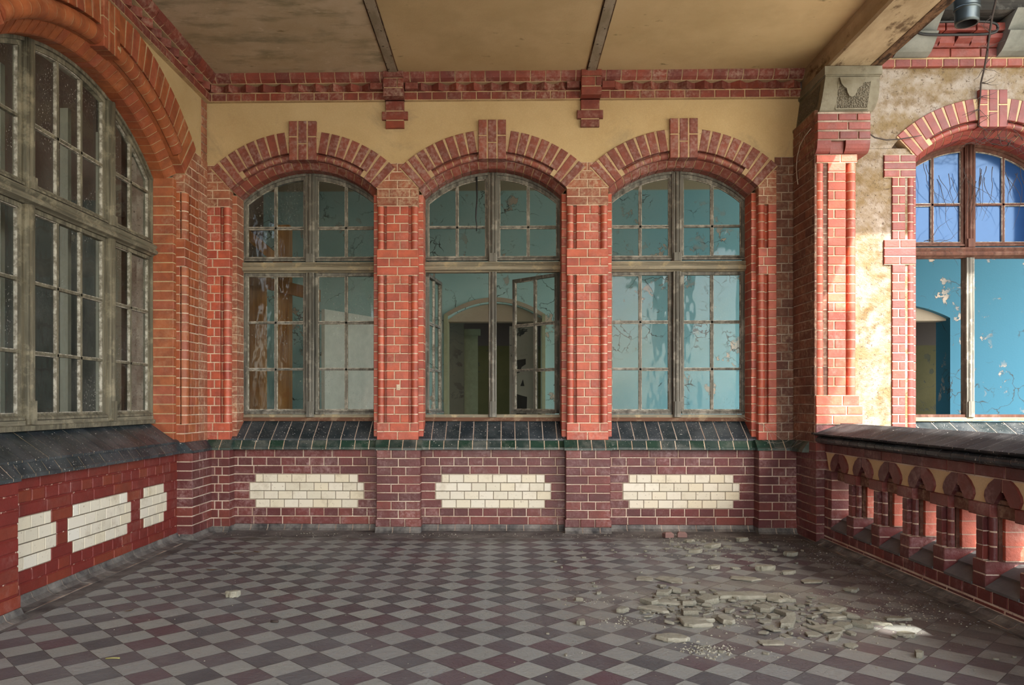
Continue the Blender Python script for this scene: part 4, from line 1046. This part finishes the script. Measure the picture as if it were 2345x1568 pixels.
mb = MB(); wbox(mb, -3.6, 9.2, 6.9, 14, -.2, .0, 'room_floor'); rfl = mb.build('floor_room', None, (2, 9, 0)); tag(rfl, 'dusty dark floor of the room behind the end wall', 'floor', None, 'structure')
mb = MB(); wbox(mb, -3.6, 9.2, 6.9, 14, 4.68, 4.8, 'lintel_plaster'); rce = mb.build('ceiling_room', None, (2, 9, 4.7)); tag(rce, 'pale ceiling of the room behind the end wall', 'ceiling', None, 'structure')
# corridor beyond the doorway
rc = empty('wall_corridor', (0, 13.4, 0)); tag(rc, 'olive corridor wall seen through the turquoise room doorway', 'wall', None, 'structure')
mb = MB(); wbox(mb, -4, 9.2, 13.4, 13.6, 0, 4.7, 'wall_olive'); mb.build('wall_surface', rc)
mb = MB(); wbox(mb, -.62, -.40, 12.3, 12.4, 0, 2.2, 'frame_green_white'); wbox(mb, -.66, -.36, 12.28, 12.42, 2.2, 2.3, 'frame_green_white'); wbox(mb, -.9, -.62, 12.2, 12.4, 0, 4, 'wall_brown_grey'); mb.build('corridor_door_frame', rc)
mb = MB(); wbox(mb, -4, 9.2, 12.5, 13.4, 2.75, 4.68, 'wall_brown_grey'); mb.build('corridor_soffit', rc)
fd = empty('peeling_panel', (.28, 11.3, 0)); tag(fd, 'white door panel with black flaked patches inside the turquoise doorway', 'door')
mb = MB(); wbox(mb, .10, .52, 11.25, 11.29, .0, 2.24, 'wall_white_flaking'); mb.build('leaf', fd)
mb = MB()
for x0, z0, pts in ((.16, .5, [(0, 0), (.05, .55), (.02, .75), (.12, .72), (.20, .70), (.19, .35), (.14, .40), (.13, 0), (.08, 0), (.07, .38), (.04, 0)]), (.20, 1.62, [(0, .12), (.14, .14), (.14, .06), (.08, .02), (.05, -.06), (.0, -.08), (.02, .02)]), (.26, 1.36, [(0, 0), (.04, .10), (.06, .0)])):
    vs = [Vector((x0 + a, 11.247, z0 + b)) for a, b in pts] + [Vector((x0 + a, 11.252, z0 + b)) for a, b in pts]; k = len(pts)
    mb.add(vs, [list(range(k))] + [[i, (i + 1) % k, k + (i + 1) % k, k + i] for i in range(k)], 'soot_black')
mb.build('flaked_patch', fd)
# what stands behind the first window
pp = empty('plank_partition', (-2.5, 7.5, 0)); tag(pp, 'warm brown plank partition behind the window nearest the corner', 'partition')
mb = MB()
x = -3.30
while x < -2.34:
    w_ = .20; wbox(mb, x, min(x + w_ - .004, -2.335), 7.50 + R.uniform(-.004, .004), 7.53, 0, 2.44, 'plank_warm'); x += w_
mb.build('boards', pp)
mb = MB(); wbox(mb, -2.26, -2.14, 7.62, 7.74, 0, 2.9, 'plank_warm'); mb.build('post', pp)
mb = MB()
for a, b in (((-2.70, 7.46, 2.38), (-1.85, 7.7, 2.20)), ((-2.62, 7.6, 2.86), (-2.2, 7.6, 2.50))):
    a, b = Vector(a), Vector(b); d = b - a
    vs = [p + Vector((0, dy, dz)) for p in (a, b) for dy, dz in ((-.03, -.06), (.03, -.06), (.03, .06), (-.03, .06))]
    mb.add(vs, [[0, 1, 5, 4], [1, 2, 6, 5], [2, 3, 7, 6], [3, 0, 4, 7], [3, 2, 1, 0], [4, 5, 6, 7]], 'plank_warm')
mb.build('brace', pp)
wd = empty('white_door', (-1.7, 8.5, 0)); tag(wd, 'pale door leaf standing ajar behind the window nearest the corner', 'door')
mb = MB(); a, b = Vector((-1.87, 8.0, 0)), Vector((-1.36, 9.0, 0)); d = (b - a).normalized(); nrm = Vector((d.y, -d.x, 0)) * .045
vs = [p + o + Vector((0, 0, z)) for z in (0.0, 2.10) for p, o in ((a, Vector()), (b, Vector()), (b, -nrm), (a, -nrm))]
mb.add(vs, [[0, 1, 2, 3], [4, 5, 6, 7], [0, 1, 5, 4], [1, 2, 6, 5], [2, 3, 7, 6], [3, 0, 4, 7]], 'door_white'); mb.build('leaf', wd)
mb = MB(); wbox(mb, -2.0, -1.93, 7.95, 8.03, 0, 2.3, 'dark_brown_wood'); mb.build('door_post', wd)
# room behind the left window: dim, second row of casements, pale posts
rl = empty('wall_room_left', (-5, 5, 0)); tag(rl, 'dim walls of the room behind the left window', 'wall', None, 'structure')
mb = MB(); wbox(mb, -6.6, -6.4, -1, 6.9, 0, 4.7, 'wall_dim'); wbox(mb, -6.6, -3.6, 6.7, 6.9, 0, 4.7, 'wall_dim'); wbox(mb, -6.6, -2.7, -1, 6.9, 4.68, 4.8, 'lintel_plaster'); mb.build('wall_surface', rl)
mb = MB(); wbox(mb, -6.6, -2.98, -1, 6.9, -.2, 0, 'room_floor'); rlf = mb.build('floor_room_left', None, (-4.5, 3, 0)); tag(rlf, 'dark floor of the room behind the left window', 'floor', None, 'structure')
mb = MB(); wbox(mb, -6.38, -6.2, -1, 6.7, 2.64, 2.86, 'lintel_plaster'); wbox(mb, -5.0, -4.88, -1, 6.7, 2.02, 2.14, 'frame_green_white'); mb.build('dado_rail', rl)
for y in (4.05, 4.86, 5.62, 6.12):
    ip = MB(); wbox(ip, -3.28, -3.22, y - .022, y + .022, .9, 3.3, 'inner_frame_grey'); o = ip.build('inner_casement_post', rl)
mb = MB(); wbox(mb, -4.15, -4.0, 5.45, 5.62, 0, 2.25, 'frame_green_white'); tp_ = mb.build('pale_post', None, (-4.08, 5.53, 0)); tag(tp_, 'pale green post standing inside behind the wide left window', 'post')
# courtyard ground
mb = MB(); wbox(mb, -14, 26, -26, 7.2, -.6, -.45, 'ground_dirt'); gd = mb.build('ground', None, (5, 0, -.5)); tag(gd, 'dirt ground of the courtyard below the balustrade', 'ground', None, 'structure')

# added out-of-view boards blocking the sun; a gap lets through the floor patch
ev = empty('sun_block_boards', (3.8, 1, 3.97)); tag(ev, 'added boards out of view above the courtyard that block the sun, with a gap', 'eaves', None, 'structure')
mb = MB(); wbox(mb, 3.0, 3.78, -4.0, 2.8, 3.965, 4.02, 'timber_dark'); wbox(mb, 3.78, 4.12, .24, 2.8, 3.965, 4.02, 'timber_dark'); wbox(mb, 3.78, 4.12, -4.0, .06, 3.965, 4.02, 'timber_dark'); wbox(mb, 3.0, 4.05, 2.8, 3.45, 3.965, 4.02, 'timber_dark'); wbox(mb, 3.0, 4.0, 3.45, 4.2, 3.965, 4.02, 'timber_dark'); wbox(mb, 3.0, 3.55, 4.2, 5.2, 3.965, 4.02, 'timber_dark'); mb.build('sun_block_board', ev)
mb = MB(); wbox(mb, 3.06, 9.5, 4.60, 6.7, 4.80, 4.9, 'timber_dark'); ce2 = mb.build('courtyard_eaves', None, (6, 6, 4.8)); tag(ce2, 'dark eaves boards above the courtyard front, deepened out of view to shade it', 'eaves', None, 'structure')  # overhang drawn out beyond the visible eaves to shade the upper front
# ------------------------------------------------------------------ fallen plaster and small litter
def shard(name, size, th, n, seed, mat='rubble_plaster', loc=(0, 0, 0), rough=.12):
    """flat broken slab: irregular polygon outline, rough broken edge, slightly curved face"""
    rr = random.Random(seed); a = sorted((i + rr.uniform(-.32, .32)) / n * 2 * PI for i in range(n))
    pts = [(size[0] / 2 * rr.uniform(.72, 1.08) * math.cos(t), size[1] / 2 * rr.uniform(.72, 1.08) * math.sin(t)) for t in a]
    fine = []
    for i in range(n):
        p, q = pts[i], pts[(i + 1) % n]
        for k in range(3):
            t = k / 3; j = (rr.uniform(-1, 1) * rough * .18 * min(size)) if k else 0
            fine.append((p[0] + (q[0] - p[0]) * t + j, p[1] + (q[1] - p[1]) * t + j * .8))
    m = len(fine); vs = []
    for sc, z in ((.93, 0), (1.02, th * .35), (1.0, th * .8), (.93, th)):
        for x, y in fine:
            jz = rr.uniform(-.12, .12) * th if 0 < z < th else rr.uniform(0, .06) * th
            vs.append(Vector((x * sc + rr.uniform(-.003, .003), y * sc + rr.uniform(-.003, .003), max(0, z + jz))))
    vs.append(Vector((0, 0, th * 1.06))); fs = []
    for c in range(3):
        fs += [[c * m + i, c * m + (i + 1) % m, (c + 1) * m + (i + 1) % m, (c + 1) * m + i] for i in range(m)]
    fs += [[3 * m + i, 3 * m + (i + 1) % m, 4 * m] for i in range(m)] + [list(range(m))[::-1]]
    mb = MB(); mb.add(vs, fs, mat)
    o = mb.build(name); o.location = loc; return o
def put(o, x, y, z=.0, rz=0., tx=0., ty=0.):
    o.location = (x, y, z); o.rotation_euler = (tx, ty, rz); return o
GH = 'fallen plaster pieces in the heap'; GS = 'small plaster crumbs scattered over the tiles'; GB = 'debris along the foot of the end wall'
big = [  # x, y, w, d, thickness, turn, label
 (.90, 4.86, .115, .11, .012, .2, 'pale flat plaster flake at the far left edge of the rubble heap'),
 (1.05, 4.83, .17, .16, .014, .6, 'kite-shaped pale plaster slab beside the far left flake of the heap'),
 (1.53, 4.86, .20, .13, .018, -.5, 'tilted plaster slab lying alone behind the longest slab'),
 (1.92, 4.80, .15, .10, .016, .1, 'ragged plaster slab on the far right of the rubble heap'),
 (1.37, 4.40, .30, .15, .042, .05, 'longest and thickest plaster slab in the middle of the heap'),
 (1.56, 4.37, .155, .17, .036, -.2, 'broad plaster slab broken off the right end of the longest slab'),
 (.90, 4.27, .235, .075, .026, -.25, 'long narrow plaster strip at the left of the heap'),
 (.82, 4.13, .20, .10, .026, -.55, 'wedge of plaster at the left end of the heap, sloping down'),
 (.97, 3.86, .17, .11, .032, -.45, 'thick plaster wedge on the near left of the heap'),
 (1.14, 3.92, .085, .11, .040, .2, 'blocky plaster lump ending the near left row'),
 (.80, 3.62, .14, .10, .034, -.2, 'grey plaster lump nearest the viewer on the left of the heap'),
 (1.76, 4.14, .15, .11, .030, .1, 'plump plaster slab on the right with bare tile in front'),
 (1.60, 3.80, .19, .13, .018, .1, 'wide flat plaster piece on the near right of the heap'),
 (1.25, 3.57, .13, .08, .016, .1, 'flat plaster flake alone at the near edge of the heap'),
 (1.72, 3.99, .155, .07, .030, .0, 'straight-edged plaster bar right of the heap'),
 (1.88, 3.90, .145, .045, .026, -.45, 'narrow plaster splinter pointing to the viewer on the right'),
 (2.02, 3.97, .14, .05, .024, -.05, 'plaster splinter at the right end of the heap'),
 (1.93, 3.70, .085, .07, .030, .0, 'lone plaster lump right of the heap near the sunlit patch'),
 (2.07, 4.57, .10, .07, .032, .2, 'lone plaster lump far right of the heap, towards the balustrade'),
 (.98, 3.92, .17, .06, .034, -.25, 'sloping plaster strip in the near left row'),
]
for i, (x, y, w, d, t, rz, lab) in enumerate(big):
    w, d = w * 1.15, d * 1.15
    o = shard('plaster_slab', (w, d), t * .62, R.randint(5, 7), 50 + i); put(o, x, y, .0, rz, R.uniform(-.03, .03), R.uniform(-.03, .03)); tag(o, lab, 'plaster', GH)
protos = [shard('plaster_fragment', (1, R.uniform(.45, .9)), R.uniform(.10, .22), R.randint(4, 5), 200 + i) for i in range(9)]
spots = []
def clear(x, y, r):
    return all((x - a) ** 2 + (y - b) ** 2 > (r + c) ** 2 * .55 for a, b, c in spots)
n_ = 0; tries = 0
def arms():
    """the heap: a left bank, a back bank and a right bank round a bare patch"""
    t = R.random()
    if t < .30: return R.gauss(.98, .085), R.gauss(4.12, .16)
    if t < .46: return R.gauss(1.14, .10), R.gauss(4.42, .09)
    if t < .80: return R.gauss(1.38, .10), R.gauss(4.03, .14)
    return R.gauss(1.62, .11), R.gauss(4.02, .15)
first = True
while n_ < 165 and tries < 9000:
    tries += 1; x, y = arms(); s = min(.15, max(.028, R.lognormvariate(-2.75, .52)))
    if ((x - 1.14) / .17) ** 2 + ((y - 3.84) / .17) ** 2 < 1 or not clear(x, y, s / 2): continue
    spots.append((x, y, s / 2))
    if n_ < len(protos): o = protos[n_]
    else: o = R.choice(protos).copy(); COL.objects.link(o)
    put(o, x, y, R.choice((0, 0, 0, .006)), R.uniform(0, 6.28), R.uniform(-.16, .16), R.uniform(-.16, .16)); o.scale = (s, s, s * R.uniform(.8, 1.2))
    tag(o, 'small broken plaster fragment among the rubble heap on the tiles', 'plaster', GH); n_ += 1
cr0 = shard('plaster_crumb', (1, .8), .36, 5, 400, rough=.3); first = True
def crumb(x, y, s, lab, grp, mat=None):
    global first
    if first: o = cr0; first = False
    else: o = cr0.copy(); COL.objects.link(o)
    put(o, x, y, 0, R.uniform(0, 6.28)); o.scale = (s, s * R.uniform(.7, 1.1), s * R.uniform(.6, 1.2)); tag(o, lab, 'plaster', grp); return o
for x, y, s, lab in [(.58, 5.50, .040, 'white plaster lump farthest left, well behind the heap'), (.37, 5.36, .026, 'tiny white crumb left of the heap, far back'), (.40, 5.18, .028, 'tiny white crumb just in front of its far-left neighbour'),
                     (.56, 4.64, .036, 'pale crumb alone left of the heap'), (.43, 4.32, .05, 'jagged plaster crumb left of the heap near a small splash of grit'), (.56, 4.48, .05, 'flat pale crumb between heap and left grit'),
                     (.64, 4.10, .085, 'plaster lump left of the heap, half on a maroon tile'), (.40, 3.87, .07, 'low plaster lump nearest the left of the heap'), (1.17, 3.42, .035, 'small grey crumb alone in front of the heap'),
                     (1.83, 3.40, .06, 'plaster crumb alone on the near right of the heap')]:
    crumb(x, y, s, lab, GS)
k = 0
while k < 46:
    x, y = R.uniform(.2, 2.3), R.uniform(3.3, 6.2)
    if y < 4.7 and .75 < x < 2.0 and R.random() < .6: continue
    crumb(x, y, R.uniform(.012, .030), 'tiny plaster crumb lying loose on the floor tiles', GS); k += 1
# debris by the end wall
bk = []
for i, (x, y, rz, lab) in enumerate([(1.37, 6.36, .25, 'pinkish broken brick end near the end wall, the left of the pair'), (1.49, 6.38, -.1, 'greyer broken brick end beside the pinkish one by the end wall')]):
    mb = MB(); rect(mb, W, -.038, .038, -.030, .030, 0, .048, 'brick_chunk', .012, .006); o = mb.build('brick_piece'); put(o, x, y, .003, rz); tag(o, lab, 'brick', GB)
for x, y, w, lab in [(1.50, 6.15, .10, 'flat plaster flake just in front of the two brick ends'), (1.62, 5.93, .13, 'plaster flake pile piece behind the middle of the floor'), (1.44, 5.72, .12, 'wide ochre plaster flake between heap and end wall'),
                     (1.93, 6.20, .13, 'plaster slab lying near the end wall to the right'), (2.10, 5.62, .13, 'curled plaster slab lying alone toward the balustrade corner'), (1.27, 5.18, .06, 'brownish plaster stone, left of three in a row'), (1.42, 5.17, .11, 'brownish plaster stone, middle of three in a row'), (1.56, 5.16, .065, 'pointed plaster stone, right of three in a row'),
                     (1.75, 4.93 + .2, .15, 'pale plaster flake alone behind the heap on the right'), (1.86, 5.02, .10, 'slim plaster flake just in front of the lone right flake')]:
    o = shard('plaster_flake', (w, w * .6), w * .22, 6, int(x * 100)); put(o, x, y, 0, R.uniform(-.3, .3), 0, R.uniform(-.1, .1)); tag(o, lab, 'plaster', GB)
for i in range(44):
    crumb(R.gauss(1.55, .28), min(6.45, R.gauss(6.0, .22)), R.uniform(.015, .05), 'small crumb of debris between the heap and the end wall', GB)
# grit: uncountable, one object
mb = MB()
def grit(cx, cy, sx, sy, n, s0=.003, s1=.009, gm='rubble_plaster'):
    for i in range(n):
        x, y = R.gauss(cx, sx), R.gauss(cy, sy)
        if not (-2.4 < x < 2.5 and 2 < y < 6.55): continue
        s = R.uniform(s0, s1); t = R.uniform(0, 6.28)
        p = [Vector((x + s * math.cos(t + k * 2.09) * R.uniform(.6, 1.2), y + s * math.sin(t + k * 2.09) * R.uniform(.6, 1.2), 0)) for k in range(3)] + [Vector((x, y, s * R.uniform(.35, .8)))]
        mb.add(p, [[0, 1, 3], [1, 2, 3], [2, 0, 3]], gm)
grit(.93, 3.48, .06, .05, 170, .004, .012); grit(1.4, 4.1, .33, .3, 900); grit(1.5, 5.9, .4, .35, 600); grit(2.36, 5.0, .09, .6, 420, .003, .010, 'floor_border'); grit(.5, 4.35, .1, .1, 60); grit(.62, 3.92, .07, .04, 70); grit(-1.6, 5.2, .7, .7, 260, .002, .006); grit(0, 4.3, 1.4, .9, 240, .002, .006); grit(2.15, 4.2, .15, .2, 160); grit(0, 6.45, 1.5, .06, 300)
gr = mb.build('plaster_grit', None, (1.4, 4.4, 0)); tag(gr, 'loose plaster grit and dust grains strewn over the floor', 'grit', None, 'stuff')
# twigs and scraps
def leaf(x, y, s, rz, lab):
    mb = MB(); pts = [(-1, 0), (-.5, .28), (0, .36), (.5, .22), (1, 0), (.5, -.24), (0, -.34), (-.5, -.26)]
    vs = [Vector((a * s, b * s, .004 + .18 * s * (a * a))) for a, b in pts] + [Vector((0, 0, .003))]; mb.add(vs, [[i, (i + 1) % 8, 8] for i in range(8)], 'dry_leaf')
    o = mb.build('dry_leaf'); put(o, x, y, .001, rz); tag(o, lab, 'leaf', 'dry leaf scraps on the floor')
leaf(-1.95, 5.62, .05, .3, 'curled brown leaf scrap farthest back on the left tiles'); leaf(-1.82, 5.66, .045, -.2, 'brown leaf scrap just right of the farthest leaf scrap'); leaf(-1.93, 5.05, .05, 0, 'brown leaf scrap in the rusty smear on the left'); leaf(-2.0, 4.05, .03, .8, 'small leaf scrap on the pale tile by the left wall')
mb = MB(); tube(mb, [(-.030, 0, .004), (0, .003, .005), (.030, 0, .004)], .0035, 'stick_yellow'); o = mb.build('yellow_stick'); put(o, -1.70, 3.30, 0, .1); tag(o, 'short yellow stick on a pale tile near the lower left corner', 'stick')
mb = MB(); tube(mb, [(-.02, 0, .006), (.02, .004, .008)], .007, 'twig'); o = mb.build('dark_twig'); put(o, -1.16, 3.86, 0, -.4); tag(o, 'stubby dark twig on the left floor in front of the middle bay', 'stick')
o = shard('pale_stone', (.085, .06), .035, 7, 77); put(o, -1.55, 4.37, 0, .2); tag(o, 'pale pebble of mortar alone on the left floor', 'stone')
# cable in the middle window, pale wire on the pier, cobweb in the right corner
mb = MB(); tube(mb, [(-.235, 6.905, 3.18), (-.232, 6.855, 3.05), (-.228, 6.85, 2.95), (-.236, 6.85, 2.85), (-.240, 6.85, 2.78), (-.232, 6.85, 2.70), (-.236, 6.85, 2.655)], [.008, .009, .007, .007, .006, .005, .004], 'cable_black'); o = mb.build('hanging_cable', None, (-.235, 6.86, 3)); tag(o, 'frayed dark cable hanging down the upper panes of the middle window', 'cable')
mb = MB(); tube(mb, [(2.49, 6.22, 3.33), (2.488, 6.34, 3.31), (2.486, 6.44, 3.27), (2.485, 6.50, 3.19), (2.485, 6.52, 3.10), (2.484, 6.50, 3.02), (2.48, 6.47, 2.95)], .0035, 'wire_pale'); o = mb.build('pale_wire', None, (2.487, 6.4, 3.2)); tag(o, 'thin pale wire curling down the dark side of the end pier', 'wire')
mb = MB()
for a, b, s in (((2.18, 6.56, .93), (2.45, 6.45, 1.0), -.04), ((2.2, 6.53, .80), (2.49, 6.42, .86), -.05), ((2.1, 6.75, 1.0), (2.36, 6.5, .80), .03), ((2.05, 6.78, 1.02), (2.24, 6.6, .93), -.02), ((2.24, 6.6, .93), (2.3, 6.5, .74), .02), ((2.48, 6.3, .86), (2.52, 6.2, .96), .02), ((2.3, 6.52, .74), (2.48, 6.36, .80), -.03), ((2.14, 6.7, 1.01), (2.3, 6.6, 1.2), .02)):
    a, b = Vector(a), Vector(b); tube(mb, [a.lerp(b, t) + Vector((0, 0, s * math.sin(PI * t))) for t in (0, .2, .4, .6, .8, 1)], +.0008, 'cobweb_silk', 4)
o = mb.build('cobweb', None, (2.3, 6.5, .9)); tag(o, 'sagging cobweb strands at the sill corner beside the end pier', 'cobweb')

# ------------------------------------------------------------------ daylight
wd_ = bpy.data.worlds.new('sky'); SC.world = wd_; wd_.use_nodes = True
nt = wd_.node_tree; nt.nodes.clear()
out = nt.nodes.new('ShaderNodeOutputWorld'); bg = nt.nodes.new('ShaderNodeBackground')
sky = nt.nodes.new('ShaderNodeTexSky'); sky.sky_type = 'NISHITA'; sky.sun_disc = False; sky.sun_elevation = math.radians(44); sky.sun_rotation = math.radians(152); sky.air_density = 1.0; sky.dust_density = 3.0
mixn = nt.nodes.new('ShaderNodeMixRGB'); mixn.inputs[0].default_value = SKYMIX; mixn.inputs[2].default_value = SKYCOL
nt.links.new(sky.outputs[0], mixn.inputs[1]); nt.links.new(mixn.outputs[0], bg.inputs[0]); bg.inputs[1].default_value = SKYSTR; nt.links.new(bg.outputs[0], out.inputs[0])
sd = bpy.data.lights.new('sun', 'SUN'); sd.energy = SUNSTR; sd.angle = math.radians(.6); sd.color = (1, .95, .88)
so = bpy.data.objects.new('sun', sd); COL.objects.link(so)
el, az = math.radians(44), math.radians(28)      # comes over the viewer's right shoulder
d = Vector((-math.sin(az) * math.cos(el), math.cos(az) * math.cos(el), -math.sin(el)))
so.rotation_euler = d.to_track_quat('-Z', 'Y').to_euler(); so.location = (6, -6, 8)

# ------------------------------------------------------------------ camera
cd = bpy.data.cameras.new('camera'); cam = bpy.data.objects.new('camera', cd); COL.objects.link(cam)
cd.sensor_width = 36; cd.lens = 36 * 1750 / 2345; cd.shift_x = (1172.5 - 1116) / 2345; cd.shift_y = (921 - 784) / 2345; cd.clip_start = .05; cd.clip_end = 200
cam.location = (0, 0, 1.12); cam.rotation_euler = (math.radians(90), 0, .02); SC.camera = cam
SC.view_settings.view_transform = 'Standard'; SC.view_settings.look = 'None'; SC.view_settings.exposure = EXPO; SC.view_settings.gamma = 1; SC.view_settings.use_curve_mapping = False
try:
    SC.cycles.max_bounces = 10; SC.cycles.diffuse_bounces = 6; SC.cycles.transparent_max_bounces = 16; SC.cycles.caustics_reflective = False; SC.cycles.caustics_refractive = False; SC.cycles.use_denoising = True
except Exception: pass
